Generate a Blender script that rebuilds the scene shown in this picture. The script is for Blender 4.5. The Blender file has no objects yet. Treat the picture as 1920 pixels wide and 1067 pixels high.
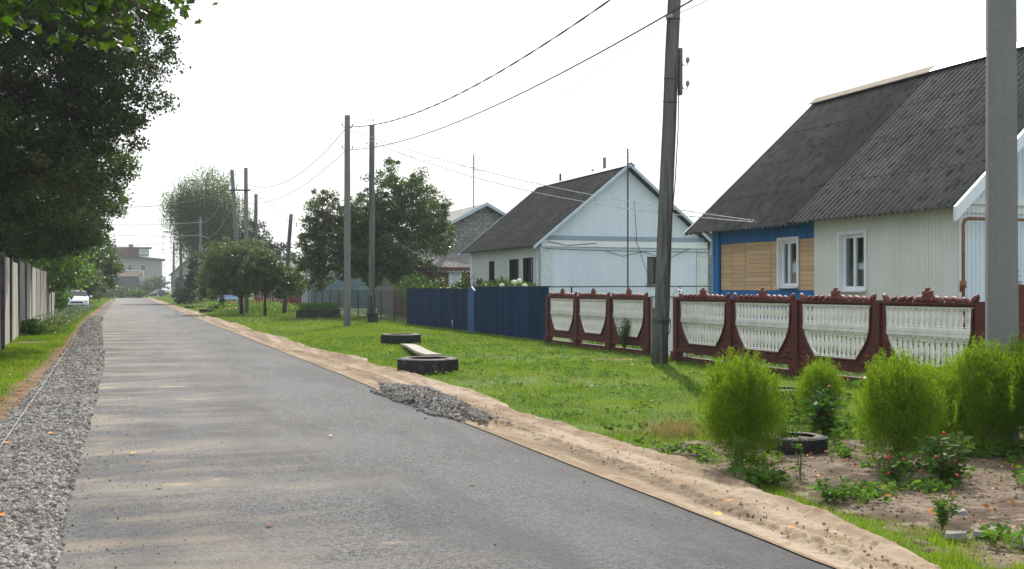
import bpy, math, random
import numpy as np
from mathutils import Vector, Matrix
R = math.radians
sc = bpy.context.scene
# ------------------------------------------------------------------ camera, sky, sun, exposure
cam_d = bpy.data.cameras.new("camera"); cam = bpy.data.objects.new("camera", cam_d)
sc.collection.objects.link(cam); sc.camera = cam
cam.location = (0, 0, 1.6); cam.rotation_euler = (R(90.24), 0, R(-19.5))
cam_d.sensor_width = 36; cam_d.lens = 38.62; cam_d.clip_end = 3000; cam_d.clip_start = 0.1
SUN_EL, SUN_AZ = 43.0, 24.0           # azimuth clockwise from +Y
w = bpy.data.worlds.new("World"); sc.world = w; w.use_nodes = True
nt = w.node_tree; nt.nodes.clear()
out = nt.nodes.new('ShaderNodeOutputWorld'); bg = nt.nodes.new('ShaderNodeBackground')
sky = nt.nodes.new('ShaderNodeTexSky'); sky.sky_type = 'NISHITA'; sky.sun_disc = False
sky.sun_elevation = R(SUN_EL); sky.sun_rotation = R(SUN_AZ); sky.dust_density = 4.0; sky.air_density = 1.2
mx = nt.nodes.new('ShaderNodeMix'); mx.data_type = 'RGBA'; mx.inputs[0].default_value = 0.72
mx.inputs[7].default_value = (8.4, 8.9, 9.5, 1)      # thin white overcast veil
nt.links.new(sky.outputs[0], mx.inputs[6]); nt.links.new(mx.outputs[2], bg.inputs[0])
bg.inputs[1].default_value = 0.125; nt.links.new(bg.outputs[0], out.inputs[0])
sd = bpy.data.lights.new("sun", 'SUN'); sun = bpy.data.objects.new("sun", sd); sc.collection.objects.link(sun)
sd.energy = 4.3; sd.angle = R(0.6); sd.color = (1.0, 0.94, 0.84)
dv = Vector((math.sin(R(SUN_AZ))*math.cos(R(SUN_EL)), math.cos(R(SUN_AZ))*math.cos(R(SUN_EL)), math.sin(R(SUN_EL))))
sun.rotation_euler = dv.to_track_quat('Z', 'Y').to_euler(); sun.location = (10, 20, 40)
sc.view_settings.view_transform = 'Standard'; sc.view_settings.look = 'None'
sc.view_settings.exposure = 0.22; sc.view_settings.gamma = 1.0
sc.cycles.max_bounces = 6; sc.cycles.transparent_max_bounces = 8; sc.cycles.volume_bounces = 0
rs = np.random.RandomState(7); rnd = random.Random(11)

# ------------------------------------------------------------------ helpers
COL = sc.collection
def tag(o, label=None, cat=None, group=None, kind=None):
    if label: o['label'] = label
    if cat: o['category'] = cat
    if group: o['group'] = group
    if kind: o['kind'] = kind
    return o
def thing(name, label, cat, loc=(0, 0, 0), rz=0.0, group=None):
    o = bpy.data.objects.new(name, None); COL.objects.link(o); o.empty_display_size = .2
    o.location = loc; o.rotation_euler = (0, 0, rz)
    return tag(o, label, cat, group)
def root_of(o):
    while o.parent: o = o.parent
    return o
def rmat(o):
    return Matrix.Translation(o.location) @ Matrix.Rotation(o.rotation_euler[2], 4, 'Z')
def mesh_np(name, V, F, mat, parent=None, world=False, smooth=False):
    V = np.asarray(V, dtype=np.float64); F = np.asarray(F, dtype=np.int32); k = F.shape[1]
    if world and parent:
        m = np.array(rmat(root_of(parent)).inverted()); V = V @ m[:3, :3].T + m[:3, 3]
    me = bpy.data.meshes.new(name); me.vertices.add(len(V)); me.vertices.foreach_set("co", V.astype(np.float32).ravel())
    me.loops.add(F.size); me.loops.foreach_set("vertex_index", F.ravel())
    me.polygons.add(len(F)); me.polygons.foreach_set("loop_start", np.arange(0, F.size, k, dtype=np.int32))
    me.update(calc_edges=True)
    me.polygons.foreach_set("use_smooth", np.full(len(F), bool(smooth)))
    me.materials.append(mat)
    o = bpy.data.objects.new(name, me); COL.objects.link(o)
    if parent: o.parent = parent
    return o
class MB:
    def __init__(s): s.v = []; s.f = []
    def add(s, vs, fs):
        b = len(s.v); s.v += [tuple(p) for p in vs]; s.f += [tuple(i+b for i in f) for f in fs]; return s
    def hexa(s, p):       # 8 points: bottom 4 ccw, top 4 ccw
        return s.add(p, [(3, 2, 1, 0), (4, 5, 6, 7), (0, 1, 5, 4), (1, 2, 6, 5), (2, 3, 7, 6), (3, 0, 4, 7)])
    def box(s, x0, x1, y0, y1, z0, z1):
        return s.hexa([(x0, y0, z0), (x1, y0, z0), (x1, y1, z0), (x0, y1, z0), (x0, y0, z1), (x1, y0, z1), (x1, y1, z1), (x0, y1, z1)])
    def rbox(s, cx, cy, wx, wy, z0, z1, rz=0, top=1.0):
        p = []
        for z, k in ((z0, 1), (z1, top)):
            for a, b in ((-1, -1), (1, -1), (1, 1), (-1, 1)):
                x, y = a*wx/2*k, b*wy/2*k
                p.append((cx+x*math.cos(rz)-y*math.sin(rz), cy+x*math.sin(rz)+y*math.cos(rz), z))
        return s.hexa(p)
    def tube(s, pts, rad, n=8, caps=True):
        pts = [Vector(p) for p in pts]
        if not hasattr(rad, '__len__'): rad = [rad]*len(pts)
        b = len(s.v); up = Vector((0, 0, 1)); prev = None
        for i, p in enumerate(pts):
            d = (pts[min(i+1, len(pts)-1)]-pts[max(i-1, 0)])
            if d.length < 1e-9: d = Vector((0, 0, 1))
            d.normalize()
            if prev is None: a = d.cross(up if abs(d.z) < .95 else Vector((1, 0, 0)))
            else: a = prev-d*prev.dot(d)
            a.normalize(); prev = a; c = d.cross(a)
            for k in range(n):
                t = 2*math.pi*k/n; q = p+(a*math.cos(t)+c*math.sin(t))*rad[i]; s.v.append(tuple(q))
        for i in range(len(pts)-1):
            for k in range(n):
                k2 = (k+1) % n; s.f.append((b+i*n+k, b+i*n+k2, b+(i+1)*n+k2, b+(i+1)*n+k))
        if caps:
            s.f.append(tuple(b+k for k in range(n))[::-1]); e = b+(len(pts)-1)*n; s.f.append(tuple(e+k for k in range(n)))
        return s
    def lump(s, c, r, n=8, m=5, rot=0.0, ax=0):
        # ellipsoid; rot tilts in the x-z plane
        b = len(s.v); cr, sr = math.cos(rot), math.sin(rot)
        for i in range(m+1):
            t = math.pi*i/m
            for k in range(n):
                u = 2*math.pi*k/n; x = r[0]*math.sin(t)*math.cos(u); y = r[1]*math.sin(t)*math.sin(u); z = r[2]*math.cos(t)
                x, z = x*cr-z*sr, x*sr+z*cr
                s.v.append((c[0]+x, c[1]+y, c[2]+z))
        for i in range(m):
            for k in range(n):
                k2 = (k+1) % n; s.f.append((b+i*n+k, b+i*n+k2, b+(i+1)*n+k2, b+(i+1)*n+k))
        return s
    def prism(s, poly, vec):      # planar polygon extruded along vec
        n = len(poly); b = [Vector(p) for p in poly]; t = [p+Vector(vec) for p in b]
        fs = [tuple(range(n))[::-1], tuple(range(n, 2*n))]+[(i, (i+1) % n, n+(i+1) % n, n+i) for i in range(n)]
        return s.add([tuple(p) for p in b+t], fs)
    def build(s, name, mat, parent=None, world=False, smooth=False):
        vs = s.v
        if world and parent:
            m = rmat(root_of(parent)).inverted(); vs = [tuple(m @ Vector(p)) for p in vs]
        me = bpy.data.meshes.new(name); me.from_pydata(vs, [], s.f); me.update()
        import bmesh
        bm = bmesh.new(); bm.from_mesh(me); bmesh.ops.recalc_face_normals(bm, faces=bm.faces); bm.to_mesh(me); bm.free()
        if smooth:
            for p in me.polygons: p.use_smooth = True
        me.materials.append(mat); o = bpy.data.objects.new(name, me); COL.objects.link(o)
        if parent: o.parent = parent
        return o
def copy_tree(o, parent=None):
    c = o.copy(); COL.objects.link(c); c.parent = parent
    for ch in list(o.children): copy_tree(ch, c)
    return c

def material(name, col, rough=.85, layers=(), bump=None, rand=0.0, trans=0.0, spec=.3, metal=0.0, hue=0.0, tcol=None):
    """layers: (noise scale, colour, low, high[, axis scale]) mixed over col in order"""
    m = bpy.data.materials.new(name); m.use_nodes = True; t = m.node_tree; N = t.nodes; L = t.links
    bs = N['Principled BSDF']; bs.inputs['Roughness'].default_value = rough; bs.inputs['Metallic'].default_value = metal
    bs.inputs['Specular IOR Level'].default_value = spec
    tc = N.new('ShaderNodeTexCoord'); cur = None
    rgb = N.new('ShaderNodeRGB'); rgb.outputs[0].default_value = (*col, 1); cur = rgb.outputs[0]
    for ly in layers:
        no = N.new('ShaderNodeTexNoise'); no.inputs['Scale'].default_value = ly[0]; no.inputs['Detail'].default_value = 5
        src = tc.outputs['Object']
        if len(ly) > 4:
            mp = N.new('ShaderNodeMapping'); mp.inputs['Scale'].default_value = ly[4]; L.new(src, mp.inputs[0]); src = mp.outputs[0]
        L.new(src, no.inputs['Vector'])
        mr = N.new('ShaderNodeMapRange'); mr.inputs[1].default_value = ly[2]; mr.inputs[2].default_value = ly[3]
        L.new(no.outputs[0], mr.inputs[0]); mi = N.new('ShaderNodeMix'); mi.data_type = 'RGBA'
        L.new(mr.outputs[0], mi.inputs[0]); L.new(cur, mi.inputs[6]); mi.inputs[7].default_value = (*ly[1], 1); cur = mi.outputs[2]
    if rand or hue:
        g = N.new('ShaderNodeNewGeometry'); hs = N.new('ShaderNodeHueSaturation')
        mr = N.new('ShaderNodeMapRange'); mr.inputs[3].default_value = 1-rand; mr.inputs[4].default_value = 1+rand
        L.new(g.outputs['Random Per Island'], mr.inputs[0]); L.new(mr.outputs[0], hs.inputs['Value'])
        if hue:
            wn = N.new('ShaderNodeTexWhiteNoise'); wn.noise_dimensions = '1D'; L.new(g.outputs['Random Per Island'], wn.inputs['W'])
            m2 = N.new('ShaderNodeMapRange'); m2.inputs[3].default_value = .5-hue; m2.inputs[4].default_value = .5+hue
            L.new(wn.outputs['Value'], m2.inputs[0]); L.new(m2.outputs[0], hs.inputs['Hue'])
        L.new(cur, hs.inputs['Color']); cur = hs.outputs[0]
    L.new(cur, bs.inputs['Base Color'])
    if bump:
        no = N.new('ShaderNodeTexNoise'); no.inputs['Scale'].default_value = bump[0]; no.inputs['Detail'].default_value = 6
        L.new(tc.outputs['Object'], no.inputs['Vector'])
        b = N.new('ShaderNodeBump'); b.inputs['Strength'].default_value = bump[1]; b.inputs['Distance'].default_value = bump[2]
        L.new(no.outputs[0], b.inputs['Height']); L.new(b.outputs[0], bs.inputs['Normal'])
    if trans:
        tr = N.new('ShaderNodeBsdfTranslucent'); ms = N.new('ShaderNodeMixShader'); ms.inputs[0].default_value = trans
        hs2 = N.new('ShaderNodeMix'); hs2.data_type = 'RGBA'; hs2.blend_type = 'MULTIPLY'; hs2.inputs[0].default_value = 1
        L.new(cur, hs2.inputs[6]); hs2.inputs[7].default_value = (*(tcol or (2.0, 2.1, .9)), 1)
        hs2.clamp_result = False
        L.new(hs2.outputs[2], tr.inputs[0]); L.new(bs.outputs[0], ms.inputs[1]); L.new(tr.outputs[0], ms.inputs[2])
        L.new(ms.outputs[0], N['Material Output'].inputs[0])
    m.cycles.use_transparent_shadow = True
    return m

def clear_glass():
    m = bpy.data.materials.new('clear_window_glass'); m.use_nodes = True; t = m.node_tree; t.nodes.remove(t.nodes['Principled BSDF'])
    a = t.nodes.new('ShaderNodeBsdfTransparent'); a.inputs[0].default_value = (.75, .8, .78, 1); g = t.nodes.new('ShaderNodeBsdfGlossy'); g.inputs['Roughness'].default_value = .03; g.inputs[0].default_value = (.75, .85, .85, 1)
    x = t.nodes.new('ShaderNodeMixShader'); x.inputs[0].default_value = .2; t.links.new(a.outputs[0], x.inputs[1]); t.links.new(g.outputs[0], x.inputs[2]); t.links.new(x.outputs[0], t.nodes['Material Output'].inputs[0]); return m
# numpy value noise -------------------------------------------------
_tab = rs.rand(256, 256)
def vnoise(x, y):
    xi = np.floor(x).astype(int); yi = np.floor(y).astype(int); fx = x-xi; fy = y-yi
    fx = fx*fx*(3-2*fx); fy = fy*fy*(3-2*fy)
    a = _tab[xi & 255, yi & 255]; b = _tab[(xi+1) & 255, yi & 255]; c = _tab[xi & 255, (yi+1) & 255]; d = _tab[(xi+1) & 255, (yi+1) & 255]
    return (a*(1-fx)+b*fx)*(1-fy)+(c*(1-fx)+d*fx)*fy
def fbm(x, y, o=4):
    s = 0; a = .5; t = 0
    for i in range(o): s = s+a*vnoise(x*2**i+17*i, y*2**i+31*i); t += a; a *= .5
    return s/t
def sstep(a, b, x):
    t = np.clip((x-a)/(b-a), 0, 1); return t*t*(3-2*t)

# ------------------------------------------------------------------ materials
M = {}
M['ground'] = material('soil_and_turf', (.075, .12, .022), .95, [(.35, (.1, .15, .025), .4, .65), (1.6, (.12, .105, .05), .62, .74), (9, (.04, .06, .015), .5, .7)], bump=(14, .6, .03))
M['sand'] = material('sand', (.24, .172, .11), .95, [(1.3, (.32, .245, .17), .46, .6), (5, (.22, .145, .085), .52, .68), (1.6, (.17, .125, .085), .5, .6, (2.2, .16, 1)), (1.3, (.38, .3, .22), .53, .62, (2.5, .2, 1)), (14, (.2, .14, .09), .58, .72), (60, (.32, .235, .15), .5, .75)], bump=(45, .5, .012))
M['soil'] = material('dry_soil', (.2, .15, .105), .95, [(1.3, (.09, .06, .038), .46, .58), (5, (.27, .21, .155), .54, .64), (14, (.07, .045, .03), .56, .66), (45, (.06, .04, .028), .56, .68)], bump=(22, 1, .04))
M['dirt'] = material('brown_dirt', (.2, .13, .075), .95, [(3, (.1, .065, .035), .48, .6), (18, (.28, .16, .07), .56, .7), (50, (.07, .05, .03), .55, .7)], bump=(20, .9, .03))
M['gravel_bed'] = material('gravel_bed', (.16, .14, .125), .95, [(30, (.07, .06, .05), .45, .6), (60, (.28, .26, .24), .55, .7)], bump=(35, 1, .03))
M['stone'] = material('crushed_granite', (.25, .233, .212), .85, [(1.2, (.19, .165, .14), .45, .6), (80, (.36, .35, .34), .5, .75)], rand=.5, hue=.02)
M['concrete'] = material('grey_concrete', (.2, .2, .197), .9, [(3, (.17, .17, .165), .45, .7, (1, 1, .25)), (40, (.235, .235, .23), .45, .75), (1.2, (.13, .125, .12), .5, .7, (1, 1, .12))], bump=(60, .3, .01))
M['concrete_old'] = material('old_concrete', (.27, .26, .245), .92, [(1.5, (.17, .155, .14), .45, .7, (1, 1, .2)), (12, (.33, .32, .3), .5, .7), (4, (.09, .085, .075), .62, .72, (1, 1, .3))], bump=(30, .4, .02))
M['concrete_shaded'] = material('stained_shade_concrete', (.085, .082, .076), .95, [(3, (.05, .048, .044), .45, .65), (12, (.15, .145, .135), .58, .72)])  # mottled; dark base paints in shade on the wall posts' camera-facing sides
M['whitewash'] = material('whitewashed_concrete', (.42, .395, .35), .92, [(1.2, (.3, .26, .21), .42, .68, (1, 1, .15)), (3, (.12, .1, .085), .6, .7, (1, 1, .1)), (20, (.55, .54, .52), .5, .7)], bump=(20, .4, .02))
M['wood_old'] = material('weathered_wood', (.13, .13, .12), .9, [(6, (.06, .052, .045), .42, .62, (1, 1, .05)), (14, (.17, .16, .15), .5, .7, (1, 1, .06))], bump=(25, .6, .02))
M['tar'] = material('tarred_wood', (.045, .042, .04), .8, [(8, (.09, .085, .08), .5, .7, (1, 1, .1))], bump=(25, .6, .02))
M['plank'] = material('pale_plank', (.42, .38, .32), .85, [(5, (.25, .22, .18), .45, .65)], bump=(20, .4, .01))
M['rubber'] = material('tyre_rubber', (.022, .022, .023), .7, [(6, (.09, .085, .075), .52, .75)], bump=(40, .4, .01), spec=.35)
M['blue_fence'] = material('blue_paint', (.002, .026, .075), .75, [(3, (.004, .038, .105), .45, .65, (1, 1, .15)), (12, (.012, .025, .05), .6, .72, (1, 1, .1))], rand=.18, spec=.12, bump=(30, .3, .01))
M['blue_mid'] = material('middle_blue_paint', (.012, .075, .2), .6, [(3, (.016, .1, .25), .45, .65)])
M['blue_wall'] = material('bright_blue_paint', (.008, .13, .38), .55, [(3, (.012, .16, .43), .45, .7)], rand=.06)
M['blue_lit'] = material('lit_blue_paint', (.12, .3, .5), .6)  # light on the corner board painted in as a paler blue
M['trim_pale'] = material('pale_grey_blue_trim', (.42, .52, .6), .55)
M['tan_board'] = material('tan_boards', (.58, .4, .235), .75, [(4, (.52, .35, .2), .4, .7, (1, .2, 4))], rand=.1)
M['cream'] = material('cream_siding', (.68, .69, .64), .5, [(1.2, (.62, .63, .57), .4, .7)], rand=.02)
M['cream_green'] = material('pale_green_siding', (.55, .6, .53), .6, [(1.0, (.5, .55, .48), .4, .7)], rand=.02)
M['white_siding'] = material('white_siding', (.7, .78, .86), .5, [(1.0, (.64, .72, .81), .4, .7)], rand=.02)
M['white'] = material('white_paint', (.76, .79, .81), .5, [(3, (.66, .69, .71), .5, .75)])
M['white_brick'] = material('white_brick', (.66, .7, .73), .7, [(6, (.58, .61, .63), .5, .7)], rand=.07)
M['band'] = material('grey_blue_paint', (.27, .35, .42), .6)
M['slate'] = material('weathered_slate', (.072, .07, .066), .9, [(.8, (.105, .102, .096), .42, .62), (4, (.045, .045, .042), .5, .65), (25, (.2, .2, .195), .6, .78), (.7, (.08, .075, .045), .66, .75)], bump=(40, .4, .01))
M['slate_dark'] = material('dark_slate', (.062, .06, .057), .9, [(.8, (.085, .08, .074), .42, .62), (4, (.04, .039, .037), .5, .65), (25, (.13, .13, .125), .62, .8)], bump=(40, .4, .01))
M['slate_grey'] = material('grey_slate', (.075, .072, .066), .9, [(.7, (.1, .09, .08), .42, .62), (5, (.05, .048, .045), .5, .65)], bump=(40, .4, .01))
M['slate_pale'] = material('pale_slate', (.27, .26, .25), .9, [(1, (.2, .19, .18), .42, .62)])
M['brown_board'] = material('brown_board', (.26, .21, .16), .85, [(4, (.18, .14, .1), .45, .7)])
M['tin'] = material('white_tin', (.72, .76, .8), .4, metal=.2)
M['maroon'] = material('maroon_paint', (.1, .022, .016), .6, [(5, (.07, .017, .013), .42, .62), (30, (.15, .05, .035), .58, .75)], bump=(50, .35, .01), spec=.35)
M['maroon_light'] = material('brick_red_paint', (.16, .036, .027), .55, [(10, (.11, .025, .02), .45, .65)], bump=(50, .3, .01), spec=.4)
M['baluster'] = material('white_concrete_paint', (.72, .71, .68), .7, [(3, (.6, .57, .52), .5, .72), (9, (.42, .18, .1), .7, .8)], bump=(50, .2, .01))
M['glass'] = material('window_glass', (.03, .04, .042), .06, spec=.55)
M['glass_dark'] = material('dark_glass', (.012, .014, .016), .12, spec=.4)
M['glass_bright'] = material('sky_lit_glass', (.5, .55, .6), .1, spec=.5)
M['pipe'] = material('ochre_paint', (.24, .115, .04), .5, [(8, (.16, .08, .035), .5, .7)])
M['metal_dark'] = material('dark_metal', (.05, .052, .055), .55, metal=.3)
M['metal_grey'] = material('galvanised_metal', (.3, .32, .34), .5, metal=.5)
M['cable'] = material('black_cable', (.04, .045, .05), .6)
M['cable_grey'] = material('grey_wire', (.2, .21, .22), .6)
M['cable_light'] = material('aluminium_wire', (.42, .43, .44), .5)
M['porcelain'] = material('insulator_porcelain', (.25, .27, .28), .25)
M['string'] = material('white_string', (.5, .49, .46), .8)
M['brick_grey'] = material('grey_block', (.27, .265, .255), .9, [(5, (.2, .195, .185), .4, .7)], rand=.2)
M['mortar'] = material('mortar', (.14, .135, .13), .95)
M['brick_red'] = material('red_brick', (.13, .06, .045), .9, rand=.25)
M['brick_far'] = material('pale_brick', (.34, .34, .32), .9, [(6, (.26, .26, .245), .4, .7)])
M['brown_roof'] = material('brown_roof', (.16, .115, .09), .9, [(1, (.12, .085, .065), .4, .7)])
M['teal'] = material('teal_paint', (.13, .22, .25), .7, rand=.1)
M['maroon_gate'] = material('rust_red_gate', (.13, .035, .028), .7, rand=.15)
M['car_white'] = material('white_car_paint', (.72, .76, .82), .25, spec=.6)
M['car_dark'] = material('dark_car_paint', (.02, .026, .035), .25, spec=.7)
M['car_blue'] = material('pale_blue_car_paint', (.25, .36, .52), .3, spec=.6)
M['black'] = material('black_plastic', (.015, .015, .016), .5)
M['chrome'] = material('bright_metal', (.6, .6, .6), .2, metal=1)
M['lamp'] = material('headlight_glass', (.45, .48, .5), .1, spec=.8)
def leafm(name, col, trans=.4, rand=.4, hue=.025, rough=.45, spec=.3, tcol=None, layers=()):
    return material(name, col, rough, layers, rand=rand, hue=hue, trans=trans, spec=spec, tcol=tcol)
M['leaf_dark'] = leafm('dark_leaves', (.026, .041, .010), .34, .5, .02, spec=.2, rough=.55, layers=[(.45, (.05, .06, .015), .5, .62)])
M['leaf_mid'] = leafm('mid_leaves', (.045, .085, .02), .35, .4)
M['leaf_bright'] = leafm('bright_leaves', (.08, .15, .025), .42, .4)
M['leaf_maple'] = leafm('maple_leaves', (.038, .075, .012), .42, .35, .015, tcol=(2.0, 2.1, .5))
M['leaf_rowan'] = leafm('rowan_leaves', (.07, .13, .02), .4, .3)
M['leaf_apple'] = leafm('apple_leaves', (.062, .1, .028), .34, .5, .03, rough=.35, spec=.5, layers=[(.6, (.06, .06, .03), .52, .65)])
M['leaf_birch'] = leafm('birch_leaves', (.075, .115, .045), .42, .35)
M['leaf_grey'] = leafm('grey_green_leaves', (.085, .12, .05), .3, .35)
M['leaf_thuja'] = leafm('thuja_leaves', (.02, .042, .02), .15, .4)
M['leaf_kochia'] = leafm('kochia_leaves', (.12, .21, .022), .47, .4, .015, rough=.7, spec=.15, tcol=(2.25, 2.0, .55))
M['leaf_balsam'] = leafm('balsam_leaves', (.045, .1, .018), .32, .35, rough=.6, spec=.2)
M['grass'] = leafm('grass_blades', (.155, .22, .026), .45, .4, .02, rough=.5, layers=[(.5, (.085, .16, .018), .42, .6), (2.2, (.17, .19, .045), .55, .7)], tcol=(1.8, 1.9, .6))
M['grass_far'] = leafm('far_grass_blades', (.11, .16, .03), .4, .35, .02, rough=.6)
M['weed'] = leafm('weed_leaves', (.08, .15, .03), .4, .35, rough=.75, spec=.1)
M['dry_grass'] = leafm('dry_grass', (.25, .2, .11), .3, .4)
M['bark'] = material('bark', (.07, .06, .05), .95, [(10, (.04, .034, .03), .45, .65, (1, 1, .2))], bump=(20, .8, .03))
M['bark_birch'] = material('birch_bark', (.4, .39, .36), .9, [(6, (.06, .055, .05), .58, .66, (.4, .4, 2))])
M['stem'] = material('green_stems', (.1, .13, .04), .7)
M['stem_red'] = material('brown_stems', (.1, .06, .03), .7)
M['red_flower'] = material('red_petals', (.5, .01, .03), .5, rand=.3)
M['berry'] = material('orange_red_berries', (.45, .03, .012), .35, rand=.2)
M['orange_flower'] = material('orange_petals', (.7, .2, .02), .6, rand=.3)
M['blue_flower'] = material('pale_blue_petals', (.4, .48, .75), .6, rand=.2)
M['white_flower'] = material('cream_petals', (.6, .68, .45), .6, rand=.2)
M['fallen_orange'] = material('fallen_orange_leaf', (.5, .19, .035), .7, rand=.3)
M['fallen_yellow'] = material('fallen_yellow_leaf', (.62, .38, .06), .7)
M['fallen_brown'] = material('fallen_brown_leaf', (.24, .085, .035), .7)

M['glass_clear'] = clear_glass(); M['curtain'] = material('net_curtain', (.42, .43, .4), .9, [(20, (.3, .31, .29), .45, .65, (1, 1, .1))])
# asphalt with dust smears left by the roller
def asphalt():
    m = bpy.data.materials.new('asphalt'); m.use_nodes = True; t = m.node_tree; N = t.nodes; L = t.links
    bs = N['Principled BSDF']; tc = N.new('ShaderNodeTexCoord'); O = tc.outputs['Object']
    def noise(scale, detail=5, sc3=None, rough=.5):
        n = N.new('ShaderNodeTexNoise'); n.inputs['Scale'].default_value = scale; n.inputs['Detail'].default_value = detail; n.inputs['Roughness'].default_value = rough
        s = O
        if sc3: mp = N.new('ShaderNodeMapping'); mp.inputs['Scale'].default_value = sc3; L.new(O, mp.inputs[0]); s = mp.outputs[0]
        L.new(s, n.inputs['Vector']); return n.outputs[0]
    def rng(s, a, b, c=0., d=1.):
        r = N.new('ShaderNodeMapRange'); r.inputs[1].default_value = a; r.inputs[2].default_value = b; r.inputs[3].default_value = c; r.inputs[4].default_value = d
        L.new(s, r.inputs[0]); return r.outputs[0]
    def mul(a, b):
        q = N.new('ShaderNodeMath'); q.operation = 'MULTIPLY'; q.use_clamp = True
        for i, x in enumerate((a, b)):
            if isinstance(x, float): q.inputs[i].default_value = x
            else: L.new(x, q.inputs[i])
        return q.outputs[0]
    def mix(f, a, b):
        q = N.new('ShaderNodeMix'); q.data_type = 'RGBA'; L.new(f, q.inputs[0])
        for i, x in ((6, a), (7, b)):
            if isinstance(x, tuple): q.inputs[i].default_value = (*x, 1)
            else: L.new(x, q.inputs[i])
        return q.outputs[2]
    sp = N.new('ShaderNodeSeparateXYZ'); L.new(O, sp.inputs[0])
    c = mix(rng(noise(30, 5, None, .85), .44, .58), (.018, .018, .02), (.143, .143, .147))
    c = mix(rng(noise(90, 2, None, .7), .56, .68), c, (.42, .42, .41))
    c = mix(mul(rng(noise(.5, 6), .38, .62), .45), c, (.145, .145, .15))
    c = mix(mul(rng(noise(1.0, 6, (1, .22, 1), .65), .47, .6), .6), c, (.05, .05, .053))     # lengthwise roller lanes
    wv = N.new('ShaderNodeTexWave'); wv.wave_type = 'BANDS'; wv.bands_direction = 'Y'; wv.inputs['Scale'].default_value = .125
    wv.inputs['Distortion'].default_value = 2.2; wv.inputs['Detail'].default_value = 3; wv.inputs['Detail Scale'].default_value = .5
    L.new(O, wv.inputs['Vector'])
    left = rng(sp.outputs[0], -.5, 2.4, 1., 0.)
    streak = mul(mul(rng(wv.outputs[1], .5, .95), rng(noise(1.6, 8, (.4, 1.2, 1), .75), .38, .6)), left)
    inv = N.new('ShaderNodeMath'); inv.operation = 'SUBTRACT'; inv.inputs[0].default_value = 1; L.new(wv.outputs[1], inv.inputs[1])
    c = mix(mul(mul(mul(rng(inv.outputs[0], .35, .8), rng(noise(1.1, 6, (.5, 1, 1)), .35, .6)), left), .5), c, (.05, .049, .048))
    c = mix(mul(streak, .78), c, (.3, .262, .212))
    c = mix(mul(mul(rng(noise(2.2, 6, (.4, 1, 1)), .5, .68), left), .75), c, (.3, .245, .18))
    edge = rng(sp.outputs[0], 3.6, 3.74, 0., 1.)
    c = mix(mul(rng(sp.outputs[0], 1.6, 3.6, 0., 1.), .32), c, (.04, .041, .045)); c = mix(mul(edge, .65), c, (.035, .035, .038))
    c = mix(mul(rng(noise(1.7, 4, (.35, .5, 1)), .66, .7), .8), c, (.36, .29, .2))
    L.new(c, bs.inputs['Base Color']); bs.inputs['Roughness'].default_value = .8; bs.inputs['Specular IOR Level'].default_value = .35
    b = N.new('ShaderNodeBump'); b.inputs['Strength'].default_value = 1; b.inputs['Distance'].default_value = .014
    L.new(noise(30, 5, None, .85), b.inputs['Height']); L.new(b.outputs[0], bs.inputs['Normal'])
    return m
M['asphalt'] = asphalt()

# ------------------------------------------------------------------ setting: ground, road, sand, gravel
def hill(x, y):
    return .85*sstep(5.6, 8.0, x)*(1-sstep(40, 60, x))*sstep(95, 150, y)*(1-sstep(190, 235, y))
def ground_z(x, y):
    return hill(x, y)+.0*x
def grid(name, x0, x1, y0, y1, nx, ny, zf, mat, edges=None):
    xs = np.linspace(0, 1, nx); ys = np.linspace(y0, y1, ny) if np.isscalar(y0) else y0
    U, Yg = np.meshgrid(xs, ys)
    if callable(x0): a, b = x0(Yg), x1(Yg)
    else: a, b = x0, x1
    X = a+(b-a)*U; Z = zf(X, Yg, U); V = np.stack([X, Yg, Z], -1).reshape(-1, 3)
    ny = len(ys); i = np.arange(ny-1)[:, None]*nx+np.arange(nx-1)[None, :]; i = i.ravel()
    F = np.stack([i, i+1, i+1+nx, i+nx], -1)
    o = mesh_np(name, V, F, mat, smooth=True); tag(o, kind='structure'); return o
xs = np.concatenate([np.linspace(-1500, -40, 12), np.linspace(-30, 60, 91), np.linspace(80, 1500, 12)])
ys = np.concatenate([np.linspace(-60, 0, 7), np.linspace(2, 260, 130), np.linspace(300, 2500, 12)])
GX, GY = np.meshgrid(xs, ys); V = np.stack([GX, GY, ground_z(GX, GY)], -1).reshape(-1, 3)
i = (np.arange(len(ys)-1)[:, None]*len(xs)+np.arange(len(xs)-1)[None, :]).ravel(); n_ = len(xs)
tag(mesh_np('ground', V, np.stack([i, i+1, i+1+n_, i+n_], -1), M['ground'], smooth=True), kind='structure')

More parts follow.
